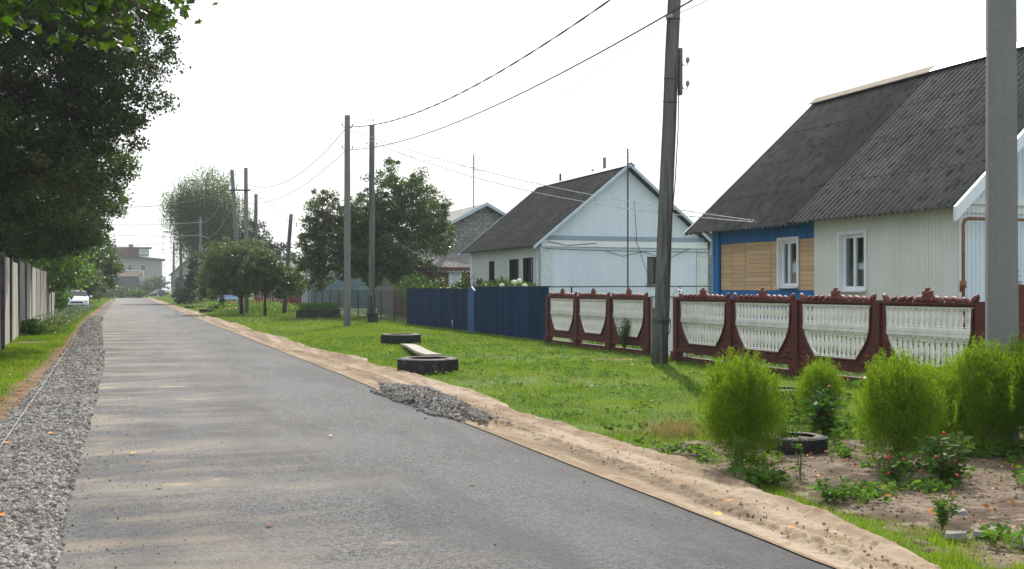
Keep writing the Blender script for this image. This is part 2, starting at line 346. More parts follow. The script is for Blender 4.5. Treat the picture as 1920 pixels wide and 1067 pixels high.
def road_left(y): return -.42-.63*sstep(18, 62, y)+.04*(fbm(y*1.3, y*0+3)-.5)*2
def road_right(y): return 3.75+.03*(fbm(y*.8, y*0+9)-.5)+0*y
ry = np.concatenate([np.linspace(-12, 40, 120), np.linspace(41, 206, 90)])
grid('road', road_left, lambda y: road_right(y)+np.where(y > 110, (y-110)*.0, 0), ry, None, 24, 0,
     lambda X, Y, U: .045+.008*(fbm(X*.7, Y*.5)-.5)*np.sin(math.pi*U), M['asphalt'])
def sand_right(y): return 4.80+.6*(fbm(y*.45+3, y*0+5, 5)-.5)+.25*np.exp(-((y-21)/7.)**2)-.55*sstep(7, 3, y)
def sand_z(X, Y, U):
    z = .034+.05*np.exp(-((U-.88)/.08)**2)*(fbm(X*5, Y*3))**1.5*1.6+.03*(fbm(X*4, Y*1.6)-.5)+.03*(fbm(X*19, Y*19)-.5)
    for c, wd, ph in ((.26, .07, 0.), (.6, .06, 1.)):      # two wheel ruts with tread bars
        k = np.exp(-((U-c-.03*np.sin(Y*.35+ph))/wd)**2); z = z*(1-.5*k)-.012*k+.014*k*np.sign(np.sin(Y*42+X*25))*sstep(.35, .5, fbm(X*.5, Y*.4+ph*9))
    q = np.exp(-((U-.42)/.07)**2); z = z+.028*q*sstep(.5, .62, fbm(X*16, Y*16))
    k = sstep(.0, .10, U); z = .0505*(1-k)+np.maximum(z, .015)*k; z = np.where((U < .16) & (X < 3.76), np.maximum(z, .0535), z); return np.where(U > .985, -.02, z)
sy = np.concatenate([np.arange(3.0, 30, .025), np.arange(30, 60, .2), np.arange(60, 206, 2.0)])
grid('sand_shoulder', lambda y: road_right(y)-.02-.05*np.clip(fbm(y*1.1, y*0+4, 5)-.5, 0, 1), sand_right, sy, None, 60, 0, sand_z, M['sand'])
def grav_left(y): return -1.24-.35*sstep(18, 62, y)+.12*(fbm(y*.9, y*0+1)-.5)
def grav_z(X, Y, U): return .03+.05*np.sin(np.clip(U, 0, 1)*math.pi)+.03*(fbm(X*6, Y*6)-.5)
gy = np.concatenate([np.arange(4, 40, .1), np.arange(40, 150, .8)])
grid('gravel_shoulder_bed', grav_left, lambda y: road_left(y)+.03, gy, None, 16, 0, grav_z, M['gravel_bed'])
grid('dirt_strip', lambda y: -1.72+.35*(fbm(y*.7, y*0+8)-.5)-.3*sstep(30, 60, y), lambda y: grav_left(y)+.05, gy, None, 12, 0,
     lambda X, Y, U: .012+.05*(fbm(X*5, Y*5)-.5)+.03*np.sin(U*math.pi), M['dirt'])
# bare soil of the flower patch
def soil_in(x, y):      # >0 inside
    d = 1-np.maximum(np.abs((x-7.45)/2.9), np.abs((y-7.1)/3.3))
    return d+.42*(fbm(x*.9, y*.9)-.5)-.1
def soil_z(X, Y, U): return np.where(soil_in(X, Y) > 0, .012+.03*np.clip(soil_in(X, Y), 0, .3)/.3+.035*(fbm(X*5, Y*5)-.5)+.015*(fbm(X*18, Y*18)-.5), -.04)
grid('bare_soil', 4.5, 11, 3.5, 10.9, 190, 210, soil_z, M['soil'])
for k, (px, py, pr, pq) in enumerate([(-.62-2.0, 35.7, .5, .9), (6.6, 63, 1.6, .5), (6.2, 55, .8, .35), (9.3, 36, .8, .8), (10.3, 22.6, .6, .35)]):
    u = np.linspace(0, 2*math.pi, 28, endpoint=False); rr = 1+.35*(fbm(np.cos(u)*1.5+k*7+5, np.sin(u)*1.5+9)-.5)*2
    V = np.concatenate([[[px, py, .03]], np.stack([px+np.cos(u)*pr*rr, py+np.sin(u)*pq*rr, np.full(28, .004)], -1)])
    F = np.array([[0, 1+i, 1+(i+1) % 28] for i in range(28)])
    tag(mesh_np('dirt_patch', V, F, M['dirt'], smooth=True), kind='structure')

# ------------------------------------------------------------------ stones
def ico():
    p = (1+5**.5)/2
    v = np.array([(-1, p, 0), (1, p, 0), (-1, -p, 0), (1, -p, 0), (0, -1, p), (0, 1, p), (0, -1, -p), (0, 1, -p), (p, 0, -1), (p, 0, 1), (-p, 0, -1), (-p, 0, 1)], float)
    v /= np.linalg.norm(v[0])
    f = np.array([(0, 11, 5), (0, 5, 1), (0, 1, 7), (0, 7, 10), (0, 10, 11), (1, 5, 9), (5, 11, 4), (11, 10, 2), (10, 7, 6), (7, 1, 8), (3, 9, 4), (3, 4, 2), (3, 2, 6), (3, 6, 8), (3, 8, 9), (4, 9, 5), (2, 4, 11), (6, 2, 10), (8, 6, 7), (9, 8, 1)])
    return v, f
def rot_rand(n):
    q = rs.randn(n, 4); q /= np.linalg.norm(q, axis=1)[:, None]; a, b, c, d = q.T
    return np.stack([1-2*(c*c+d*d), 2*(b*c-a*d), 2*(b*d+a*c), 2*(b*c+a*d), 1-2*(b*b+d*d), 2*(c*d-a*b), 2*(b*d-a*c), 2*(c*d+a*b), 1-2*(b*b+c*c)], -1).reshape(n, 3, 3)
def stones(name, P, S, mat, label=None, cat=None, parent=None):
    v, f = ico(); n = len(P)
    W = v[None]*(1+.45*(rs.rand(n, 12, 1)-.5))*(np.array([1, .78, .6])[None, None])*(1+.3*(rs.rand(n, 1, 3)-.5))
    W = np.einsum('nij,nkj->nki', rot_rand(n), W)*S[:, None, None]+P[:, None]
    F = f[None]+12*np.arange(n)[:, None, None]
    o = mesh_np(name, W.reshape(-1, 3), F.reshape(-1, 3), mat, parent)
    return o
def strat(n, y0, y1, p):     # y positions denser near the camera
    u = rs.rand(n); return (y0**(1-p)+u*(y1**(1-p)-y0**(1-p)))**(1/(1-p))
n = 60000; y = strat(n, 6.0, 62, 1.55); L_ = grav_left(y)-.06; R_ = road_left(y)+.05
t = rs.rand(n); x = L_+(R_-L_)*t
S = (.010+.022*rs.rand(n)**2)*(1+y/38); edge = np.minimum(t, 1-t)
z = grav_z(x, y, t)+S*.35+.012*rs.rand(n)
tag(stones('gravel_stones', np.stack([x, y, z], -1), S, M['stone']), 'grey crushed stone spread along the left edge of the asphalt', 'gravel', kind='stuff')
n = 800; y = strat(n, 6, 50, 1.5); x = road_left(y)+np.abs(rs.randn(n))*.35+.02; S = .004+.006*rs.rand(n)**3
x[:160] = rs.uniform(-.3, 3.6, 160)
tag(stones('loose_chippings', np.stack([x, y, np.full(n, .05)], -1), S, M['stone']), 'loose dark chippings scattered over the asphalt', 'gravel', kind='stuff')
# gravel heap spilled on the right road edge
def heap_h(s, t): return .12*np.clip(1-(s*s+t*t), 0, 1)**.8*(.7+.6*fbm(s*3+5, t*3+5))
hc = np.array([3.93, 14.75]); hs_, ht_ = 2.3, .36
root = thing('gravel_heap', 'low grey heap of crushed stone on the right edge of the asphalt', 'gravel heap', (3.93, 14.75, .03))
gs, gt = np.meshgrid(np.linspace(-1, 1, 40), np.linspace(-1, 1, 16)); V = np.stack([hc[0]+gt*ht_, hc[1]+gs*hs_, .02+heap_h(gs, gt)-.02], -1).reshape(-1, 3)
i = (np.arange(15)[:, None]*40+np.arange(39)[None, :]).ravel()
mesh_np('heap_core', V, np.stack([i, i+1, i+41, i+40], -1), M['gravel_bed'], root, world=True)
n = 4200; a = rs.rand(n)*2*math.pi; r = (rs.rand(n)**.55)*1.05*(1+.18*np.sin(a*5+1)+.12*np.sin(a*11)); s = np.cos(a)*r; q = np.sin(a)*r
S = .011+.022*rs.rand(n)**1.6; P = np.stack([hc[0]+q*ht_, hc[1]+s*hs_, .05+heap_h(s, q)+S*.3+.02*rs.rand(n)], -1)
k = 260; P[:k, 0] += rs.randn(k)*.12; P[:k, 1] += rs.randn(k)*.5; P[:k, 2] = .06
o = stones('heap_stones', P-np.array([3.93, 14.75, .03]), S, M['stone'], parent=root); tag(o, kind='stuff')

# ------------------------------------------------------------------ grass
def blades(name, P, H, Wd, mat, lean=.45):
    n = len(P); a = rs.rand(n)*2*math.pi; b = rs.rand(n)*2*math.pi
    d = np.stack([np.cos(a), np.sin(a), np.zeros(n)], -1); l = np.stack([np.cos(b), np.sin(b), np.zeros(n)], -1)
    tip = P+l*(H*lean*rs.rand(n))[:, None]+np.array([0, 0, 1.])*H[:, None]
    V = np.stack([P-d*Wd[:, None], P+d*Wd[:, None], tip], 1).reshape(-1, 3)
    return mesh_np(name, V, np.arange(3*n).reshape(-1, 3), mat)
def lawn_points(n, x0, x1, y0, y1, p, keep):
    y = strat(n, y0, y1, p); x = rs.uniform(0, 1, n); a = x0(y) if callable(x0) else x0; b = x1(y) if callable(x1) else x1
    x = a+(b-a)*x; k = keep(x, y); return x[k], y[k]
def keep_right(x, y):
    m = fbm(x*.55, y*.55)+.35*(fbm(x*2.5, y*2.5)-.5)
    k = (m > .27+.12*rs.rand(len(x))) | (rs.rand(len(x)) < .35)
    s = soil_in(x, y) > -.03+.1*rs.rand(len(x)); weeds = fbm(x*1.7+9, y*1.7) > .54
    k &= ~(s & ~weeds)
    for (px, py, r) in ((7.56, 31.2, .6), (5.47, 20.4, .6), (6.6, 63, .8), (9.3, 36, .5)): k &= (x-px)**2+(y-py)**2 > r*r
    return k
def sand_edge(y): return sand_right(y)-.10+.05*rs.randn(len(y))
x, y = lawn_points(420000, sand_edge, 12.3, 4.6, 52, 1.75, keep_right)
sz = np.clip(y/13, .8, 3.2); hn = fbm(x*1.4, y*1.4)
H = (.02+.05*hn*rs.rand(len(x))**.8)*(.8+.35*sz)+.06*(fbm(x*2.3+4, y*2.3) > .68)*rs.rand(len(x))
H *= 1+1.4*np.exp(-((x-5.75)**2+(y-10.6)**2)/.25)
tag(blades('lawn_grass', np.stack([x, y, ground_z(x, y)], -1), H, .0028*sz*(.8+.5*rs.rand(len(x))), M['grass']), 'short sunlit green grass of the verge between the sand and the fences', 'grass', kind='stuff')
x, y = lawn_points(90000, -3.6, lambda y: -1.62-.35*sstep(30, 60, y)+.12*rs.randn(len(y)), 9, 85, 1.5, lambda x, y: (fbm(x*.8, y*.8) > .33) & ~((x+2.62)**2/.3+(y-35.7)**2/.9 < 1))
sz = np.clip(y/13, .8, 3.5)
tag(blades('left_grass', np.stack([x, y, np.zeros(len(x))], -1), (.03+.09*fbm(x*1.2, y*1.2)*rs.rand(len(x)))*(.8+.3*sz), .003*sz, M['grass']), 'green grass strip below the left concrete wall', 'grass', kind='stuff')
x = np.concatenate([rs.uniform(4.9, 13, 50000), rs.uniform(-9, -1.9, 26000)]); y = np.concatenate([rs.uniform(50, 215, 50000), rs.uniform(82, 215, 26000)])
tag(blades('far_grass', np.stack([x, y, ground_z(x, y)], -1), .06+.1*rs.rand(len(x)), .016+.01*rs.rand(len(x)), M['grass_far']), 'distant verge grass beside the far end of the road', 'grass', kind='stuff')

# ------------------------------------------------------------------ foliage
def rdir(n, upb=0.0):
    d = rs.randn(n, 3); d[:, 2] += upb; return d/np.linalg.norm(d, axis=1)[:, None]
def leafmesh(name, C, L, W, mat, parent, A=None, world=False):
    n = len(C); A = rdir(n) if A is None else A/np.linalg.norm(A, axis=1)[:, None]
    B = np.cross(A, rdir(n)); B /= np.linalg.norm(B, axis=1)[:, None]+1e-9
    L = np.broadcast_to(L, (n,))[:, None]; W = np.broadcast_to(W, (n,))[:, None]
    V = np.stack([C-A*L*.5, C+B*W*.5-A*L*.08, C+A*L*.5, C-B*W*.5-A*L*.08], 1).reshape(-1, 3)
    return mesh_np(name, V, np.arange(4*n).reshape(-1, 4), mat, parent, world=world)
def sample_lobes(lobes, n, shell=.55):
    vol = np.array([l[3]*l[4]*l[5] for l in lobes])**.8; idx = rs.choice(len(lobes), n, p=vol/vol.sum())
    Lb = np.array(lobes)[idx]; d = rdir(n); r = shell+(1-shell)*rs.rand(n)**.6
    inner = rs.rand(n) < .25; r[inner] *= rs.rand(inner.sum())
    return Lb[:, :3]+d*r[:, None]*Lb[:, 3:6]
def tree(name, label, base, trunk_h, trunk_r, lobes, nclump, nleaf, leaf, clump, lm, bm=None, cat='tree', group=None, shell=.55, droop=0.0, limbs=26, zmin=None, sprays=.0):
    """lobes are (dx, dy, z, rx, ry, rz) round the base"""
    root = thing(name, label, cat, (base[0], base[1], ground_z(np.array(base[0]), np.array(base[1]))), 0, group)
    C = sample_lobes(lobes, nclump, shell)
    if zmin is not None: C[:, 2] = np.where(C[:, 2] < zmin, zmin+(zmin-C[:, 2])*.3, C[:, 2])
    s = clump*(.45+.9*rs.rand(nclump)); k = nleaf
    od = rdir(nclump*k).reshape(nclump, k, 3); off = od*(rs.rand(nclump, k, 1)**.6)*np.array([1, 1, .7])*s[:, None, None]*1.05
    if droop:
        off[:, :, :2] *= .5; off[:, :, 2] = -rs.rand(nclump, k)*droop*(.4+rs.rand(nclump)[:, None])
        strand = rs.randint(0, 7, (nclump, k)); sx = rs.randn(nclump, 7)*clump*.5; sy = rs.randn(nclump, 7)*clump*.5
        off[:, :, 0] = off[:, :, 0]*.4+np.take_along_axis(sx, strand, 1); off[:, :, 1] = off[:, :, 1]*.4+np.take_along_axis(sy, strand, 1)
    P = (C[:, None]+off).reshape(-1, 3)
    if zmin is not None: P[:, 2] = np.maximum(P[:, 2], zmin*.8+.3*rs.rand(len(P)))
    sz = leaf*(.7+.6*rs.rand(len(P)))
    leafmesh('crown', P, sz, sz*.62, lm, root)
    b = MB(); top = max(l[2] for l in lobes); bend = [rnd.uniform(-.15, .15)*trunk_h*.3 for _ in range(4)]
    cx = sum(l[0] for l in lobes)/len(lobes)*.6; cy = sum(l[1] for l in lobes)/len(lobes)*.6
    tp = [(0, 0, -.05), (bend[0]*.3, bend[1]*.3, trunk_h*.5), (bend[0], bend[1], trunk_h), (cx*.7, cy*.7, trunk_h+(top-trunk_h)*.5), (cx, cy, top)]
    b.tube(tp, [trunk_r*1.25, trunk_r, trunk_r*.85, trunk_r*.55, trunk_r*.2], 9)
    for i in range(limbs):
        c = C[rnd.randrange(nclump)]; h0 = trunk_h*(.8+.3*rnd.random())+(top-trunk_h)*rnd.random()*.35
        st = Vector((bend[0]+cx*.3, bend[1]+cy*.3, h0)) if h0 > trunk_h else Vector((bend[0]*h0/trunk_h, bend[1]*h0/trunk_h, h0))
        e = Vector(c); md = st.lerp(e, .5)+Vector((rnd.uniform(-.2, .2), rnd.uniform(-.2, .2), .12*(e-st).length))
        b.tube([st, st.lerp(md, .5)+Vector((0, 0, .04)), md, e], [trunk_r*.42, trunk_r*.3, trunk_r*.2, trunk_r*.05], 5)
    b.build('trunk', bm or M['bark'], root, smooth=True)
    return root
# left side: the big dark tree, then lighter ones along the wall
tree('old_tree', 'huge dark dense tree towering over the concrete wall on the left', (-5.2, 35), 2.5, .32,
     [(.3, -1, 9, 4.6, 4.6, 5.2), (4.0, .5, 8.4, 3.0, 3.2, 2.7), (1.9, 1, 12.8, 4.4, 4, 3.2), (1.6, -1, 5.4, 3.0, 3.5, 2.3), (-2.5, -2, 6.5, 4, 5, 4), (2.6, -1.5, 12, 2.6, 2.5, 2.2), (5.0, .5, 9.4, 1.6, 1.8, 1.3), (4.5, 0, 6.7, 1.5, 2, 1.2), (4.2, 1, 11.5, 2.3, 2, 2.0), (3.2, 0, 5.0, 2.2, 2.2, 1.4), (-1.5, -2, 11.5, 4, 4, 4)],
     2900, 110, .115, .50, M['leaf_dark'], shell=.42, limbs=40, zmin=2.9)
tree('wall_tree', 'mid green tree with loose hanging boughs just past the huge dark tree', (-5.2, 47), 2.2, .2,
     [(1.3, 0, 5.2, 3.6, 3.5, 2.4), (3.6, 0, 6.6, 2.0, 2.2, 1.5), (2.6, -1, 4.0, 2.2, 3.0, 1.3), (4.3, 1, 5.4, 1.4, 1.5, 1.0)], 800, 85, .13, .45, M['leaf_mid'], limbs=30, zmin=2.3)
tree('bright_tree', 'bright green leafy tree over the far end of the concrete wall', (-6, 64), 1.8, .2,
     [(1, 0, 4.3, 3.2, 4, 2.5), (2.2, 3, 3.2, 2.2, 3, 1.9), (1, -5, 4.6, 3, 3, 2.2)], 560, 45, .2, .6, M['leaf_bright'], limbs=20, zmin=1.2)
tree('roadside_tree', 'rounded green tree behind the white parked car', (-3.3, 100), 1.5, .2,
     [(.2, 0, 4.0, 3.0, 3, 2.6), (1.2, 0, 3.2, 2.2, 2, 1.8), (-2.5, 3, 4.5, 3, 3, 2.6)], 420, 45, .24, .6, M['leaf_mid'], limbs=16)
tree('lilac_bush', 'dark grey-green bush right of the white car', (-2.5, 93.5), .4, .08,
     [(0, 0, 1.9, 1.35, 1.2, 1.6), (-.9, 0, 2.4, 1.2, 1.2, 1.4)], 170, 45, .17, .4, M['leaf_grey'], cat='bush', limbs=10)
tree('wall_shrub', 'small bright green shrub at the foot of the second wall panel', (-2.95, 40.5), .1, .02,
     [(0, 0, .28, .42, .5, .28)], 60, 45, .07, .14, M['leaf_bright'], cat='shrub', limbs=6)
tree('ground_shrub', 'light green shrub filling the gap between wall end and white car', (-3.9, 79), .3, .04,
     [(0, 0, .9, .6, 1.2, .8), (-.8, 1, 1.5, .9, 1, 1.2)], 120, 45, .14, .3, M['leaf_bright'], cat='shrub', limbs=8)
# middle distance
tree('birch_tree', 'tall weeping birch far down the right side of the street', (8.9, 126), 4, .22,
     [(0, 0, 12.0, 3.3, 3, 3.0), (-2.6, 0, 11.2, 2.2, 2.2, 2.2), (2.5, 0, 9.6, 2.6, 2.6, 2.6), (-1.2, 0, 8.2, 2.6, 2.6, 2.2), (3.3, 0, 6.6, 1.8, 2, 1.8)], 820, 80, .17, .8, M['leaf_birch'], M['bark_birch'], droop=3.4, limbs=26)
tree('dark_spruce_hedge', 'narrow dark thuja column in front of the birch', (7.1, 121), .2, .08, [(0, 0, 1.7, .85, .85, 1.7), (0, 0, 3.2, .6, .6, 1.6)], 220, 40, .16, .25, M['leaf_thuja'], cat='shrub', limbs=4)
tree('round_shrub', 'rounded dark green shrub left of the thuja column', (5.9, 118), .1, .05, [(0, 0, .85, 1.1, 1, .85)], 120, 45, .15, .25, M['leaf_mid'], cat='shrub', limbs=4)
tree('garden_tree', 'olive green garden tree with low crown beside the flower bed', (6.95, 70), 1.0, .11,
     [(-.4, 0, 2.7, 1.6, 1.6, 1.5), (-1.7, 0, 1.9, 1.0, 1.1, 1.5), (.6, 0, 3.7, 1.3, 1.3, 1.2), (-1.3, 0, 3.5, 1.1, 1, 1.0), (.3, .4, 1.9, 1.2, 1, .9)], 480, 55, .12, .34, M['leaf_grey'], group='small trees of the street garden')
tree('garden_tree', 'glossy leaved small tree with thin trunk nearest the tyre bed', (8.0, 66.8), 1.0, .09,
     [(-.3, 0, 2.5, 1.3, 1.3, 1.3), (1.2, 0, 2.1, 1.3, 1.1, 1.1), (-.1, .5, 3.2, 1.0, .9, .9)], 420, 55, .11, .3, M['leaf_apple'], group='small trees of the street garden')
tree('dark_tree', 'dark bushy tree behind the short wooden pole', (13.6, 122), 2, .2, [(0, 0, 5.3, 2.2, 2.2, 3.2), (2.5, 0, 3.8, 2.3, 2, 2.2)], 260, 40, .26, .6, M['leaf_thuja'], limbs=10)
tree('background_tree', 'green tree mass behind the street garden and left pair of poles', (9.5, 104), 2, .2, [(-1, 0, 3.6, 2.5, 2, 2.6), (1.6, 0, 3.3, 2.3, 2, 2.2)], 330, 42, .22, .5, M['leaf_mid'], limbs=10)
tree('apple_tree', 'big spreading apple tree behind the chain-link fence', (13.4, 62), 1.6, .2,
     [(-1.8, 0, 4.2, 2.2, 2.2, 2.0), (1.8, 0, 4.9, 2.8, 2.4, 2.4), (-2.9, 0, 5.9, 1.1, 1.2, 1.4), (2.9, 0, 6.6, 1.7, 1.6, 1.5), (.4, 0, 6.4, 1.8, 1.6, 1.9), (3.8, 0, 5.0, 1.1, 1.5, 1.6), (-3.6, 0, 3.6, 1.1, 1.2, 1.2), (.2, 0, 3.2, 2.6, 2, 1.3), (1.2, 0, 8.0, .8, .7, 1.4), (2.7, 0, 7.9, .7, .6, .9), (-1.7, 0, 5.6, 1.0, 1.0, 1.0), (-2.8, .5, 2.4, 1.5, 1.2, 1.0), (-.9, .3, 4.9, 1.7, 1.6, 1.6), (-.6, 0, 3.3, 1.9, 1.5, 1.3), (-2.9, 0, 4.8, 1.2, 1.2, 1.3), (2.6, 1, 2.6, 1.8, 1.4, 1.0)],
     1400, 70, .13, .38, M['leaf_apple'], limbs=60, shell=.4)
tree('currant_bush', 'low green bush behind the left end of the blue fence', (13.6, 48), .3, .05, [(0, 0, 1.1, 1.1, 1.8, 1.0), (.6, -3, 1.4, .9, 2.5, .7), (0, 4, 1.3, 1, 2, 1)], 260, 40, .11, .3, M['leaf_mid'], cat='bush', limbs=14)
tree('currant_bush', 'light green bush rising over the middle of the blue fence', (14.0, 41.5), .3, .05, [(0, 0, 1.35, .6, 2.0, .65)], 120, 42, .11, .3, M['leaf_bright'], cat='bush', limbs=10)
hy = tree('hydrangea', 'hydrangea with cream flower heads above the blue fence', (13.7, 37.6), .3, .04, [(0, 0, 1.3, .5, 1.1, .62)], 80, 42, .13, .25, M['leaf_bright'], cat='bush', limbs=10)
for k in range(5): b = MB(); b.lump((rnd.uniform(-.45, -.1), -1+.5*k, rnd.uniform(1.6, 1.9)), (.11, .11, .1), 7, 5); b.build('flower_head', M['white_flower'], hy)
for (x, y, l, lobes, m) in ((7.2, 264, 'grey-green willow bush behind the dark far car', [(0, 0, 2.2, 3.0, 2, 2.2), (-2.4, 0, 1.6, 2, 2, 1.6), (1.0, 0, 3.5, 1.6, 1.6, 1.5)], 'leaf_grey'),
                            (10.3, 205, 'dark bush behind the farthest concrete pole', [(-.6, 0, 1.7, 1.6, 2, 1.5), (1.6, 0, 2.2, 2.4, 2, 1.6)], 'leaf_thuja')):
    tree('far_bush', l, (x, y), .3, .1, lobes, 160, 40, .3, .5, M[m], cat='bush', limbs=4)
for (x, y, r, l) in ((-1.0, 206, 1.6, 'reddish-green bush at the far end of the road'), (-4.5, 203, 1.7, 'leftmost low bush past the end of the asphalt'), (1.6, 212, 1.5, 'low green mound of weeds before the barn')):
    tree('far_shrub', l, (x, y), .1, .05, [(0, 0, r*.6, r*1.1, r, r*.8), (r, 1, r*.35, r*.9, r*.8, r*.5)], 90, 40, .25, .4, M['leaf_grey' if r > 1.55 else 'leaf_bright'], cat='bush', limbs=3)
for k, (x, y) in enumerate([(-30, 300), (-14, 330), (34, 330), (52, 300), (70, 260), (22, 350)]):
    tree('horizon_tree', 'distant hazy tree on the horizon', (x, y), 3, .3, [(0, 0, 5, 6, 5, 4.5), (5, 0, 4, 5, 4, 3.5), (-5, 0, 4, 4, 4, 3)], 150, 40, .5, 1.0, M['leaf_grey'], limbs=4, group='trees on the horizon')

# maple boughs in the top left corner, a tree standing left of the frame
def star_leaf():
    a = np.array([90, 62, 48, 28, 5, -25, -50, -90, -130, -155, 175, 152, 132, 118]); r = np.array([1, .52, .62, .86, .45, .66, .4, .3, .4, .66, .45, .86, .62, .52])
    a = np.radians(a.astype(float)); return np.concatenate([[[0, 0, .0]], np.stack([np.cos(a)*r, np.sin(a)*r, -.12*r], -1)])
def starleaves(name, C, S, mat, parent):
    sl = star_leaf(); n = len(C); k = len(sl)
    nrm = rs.randn(n, 3)*.75+np.array([0, 0, .9]); nrm /= np.linalg.norm(nrm, axis=1)[:, None]
    ax = rs.randn(n, 3)+np.array([0, 0, -1.2]); ax -= nrm*np.sum(ax*nrm, 1)[:, None]; ax /= np.linalg.norm(ax, axis=1)[:, None]
    bx = np.cross(ax, nrm)
    V = C[:, None]+S[:, None, None]*(sl[None, :, 0:1]*bx[:, None]+sl[None, :, 1:2]*ax[:, None]+sl[None, :, 2:3]*nrm[:, None])
    F = np.array([[0, 1+i, 1+(i+1) % (k-1)] for i in range(k-1)])
    F = (F[None]+k*np.arange(n)[:, None, None]).reshape(-1, 3)
    return mesh_np(name, V.reshape(-1, 3), F, mat, parent, world=True)
mp = thing('maple_tree', 'maple with big lobed leaves hanging into the top left corner', 'tree', (-4.6, 9.5, 0))
b = MB(); b.tube([(-4.6, 9.5, -.05), (-4.55, 9.6, 2), (-4.4, 9.6, 4), (-4.2, 9.8, 6.5)], [.19, .16, .13, .06], 10)
ends = []
for (ex, ey, ez) in ((.7, 10.2, 4.25), (.5, 10.3, 3.98), (-.2, 10.2, 4.05), (-.9, 10.4, 3.95), (-.3, 9.4, 3.85), (-1.5, 10.0, 4.1), (-1.1, 11.2, 4.3), (.45, 10.8, 4.2)):
    st = Vector((-4.4, 9.6, rnd.uniform(3.4, 4.4))); e = Vector((ex, ey, ez)); md = st.lerp(e, .5)+Vector((0, 0, .55))
    pts = [st, st.lerp(md, .6)+Vector((0, 0, .15)), md, md.lerp(e, .5)+Vector((0, 0, .08)), e]
    b.tube(pts, [.045, .035, .022, .012, .004], 6)
    for q in range(80):
        t_ = rnd.uniform(.3, 1.0) if ex < 1 else rnd.uniform(.78, 1.0); p = md.lerp(e, (t_-.5)*2) if t_ > .5 else st.lerp(md, t_*2); ends.append(p+Vector((rnd.gauss(0, .16), rnd.gauss(0, .25), rnd.gauss(-.0, .10))))
b.build('trunk', M['bark'], mp, world=True, smooth=True)
C = np.array([tuple(e) for e in ends]); 
C2 = np.stack([rs.uniform(-2.2, .75, 2600), rs.uniform(9.0, 10.8, 2600), rs.uniform(3.5, 4.9, 2600)], -1); C2 = C2[C2[:, 2] > 3.42+.33*(C2[:, 0]+1.2)+.75*(fbm(C2[:, 0]*1.8, C2[:, 1]*1.8)-.2)]
C3 = np.stack([rs.uniform(-4.5, .6, 700), rs.uniform(8, 11, 700), rs.uniform(5.3, 7.6, 700)], -1)
C = np.concatenate([C, C2, C3]); starleaves('crown', C, .055+.045*rs.rand(len(C)), M['leaf_maple'], mp)
# rowan twigs with berries at the left edge
rw = thing('rowan_tree', 'rowan twigs with red berry clusters at the left edge', 'tree', (-5.4, 12.5, 0))
b = MB(); b.tube([(-5.4, 12.5, -.05), (-5.3, 12.5, 2.2), (-5.0, 12.6, 4.2)], [.09, .07, .04], 8); LC = []; LA = []
for (tx, ty, tz, nb) in ((-1.35, 12.8, 4.85, 1), (-1.25, 13.2, 4.55, 1), (-1.6, 12.4, 4.35, 0), (-1.55, 12.8, 4.0, 1), (-1.35, 12.9, 3.9, 1), (-1.7, 12.6, 3.65, 0), (-1.75, 12.2, 4.6, 0)):
    e = Vector((tx, ty, tz)); st = Vector((-5.1, 12.5, 3.4)); md = st.lerp(e, .55)+Vector((0, 0, .5)); b.tube([st, md, e], [.03, .018, .004], 5)
    for q in range(9):
        a = Vector((rnd.uniform(-.3, 1), rnd.uniform(-1, 1), rnd.uniform(-.6, .5))).normalized(); s0 = md.lerp(e, rnd.uniform(.82, 1.03))
        for k in range(7):
            for sd_ in (-1, 1):
                p = s0+a*(.03+.024*k); side = Vector((-a.y, a.x, 0)).normalized()*sd_; LC.append(tuple(p+side*.024)); LA.append(tuple(side+a*.4))
    if nb:
        bb = MB(); [bb.lump((tx+rnd.uniform(-.04, .04), ty+rnd.uniform(-.04, .04), tz-.05+rnd.uniform(-.03, .03)), (.011,)*3, 5, 4) for q in range(34)]; bb.build('berry_cluster', M['berry'], rw, world=True)
b.build('trunk', M['bark'], rw, world=True)
leafmesh('leaves', np.array(LC), .05, .017, M['leaf_rowan'], rw, A=np.array(LA), world=True)

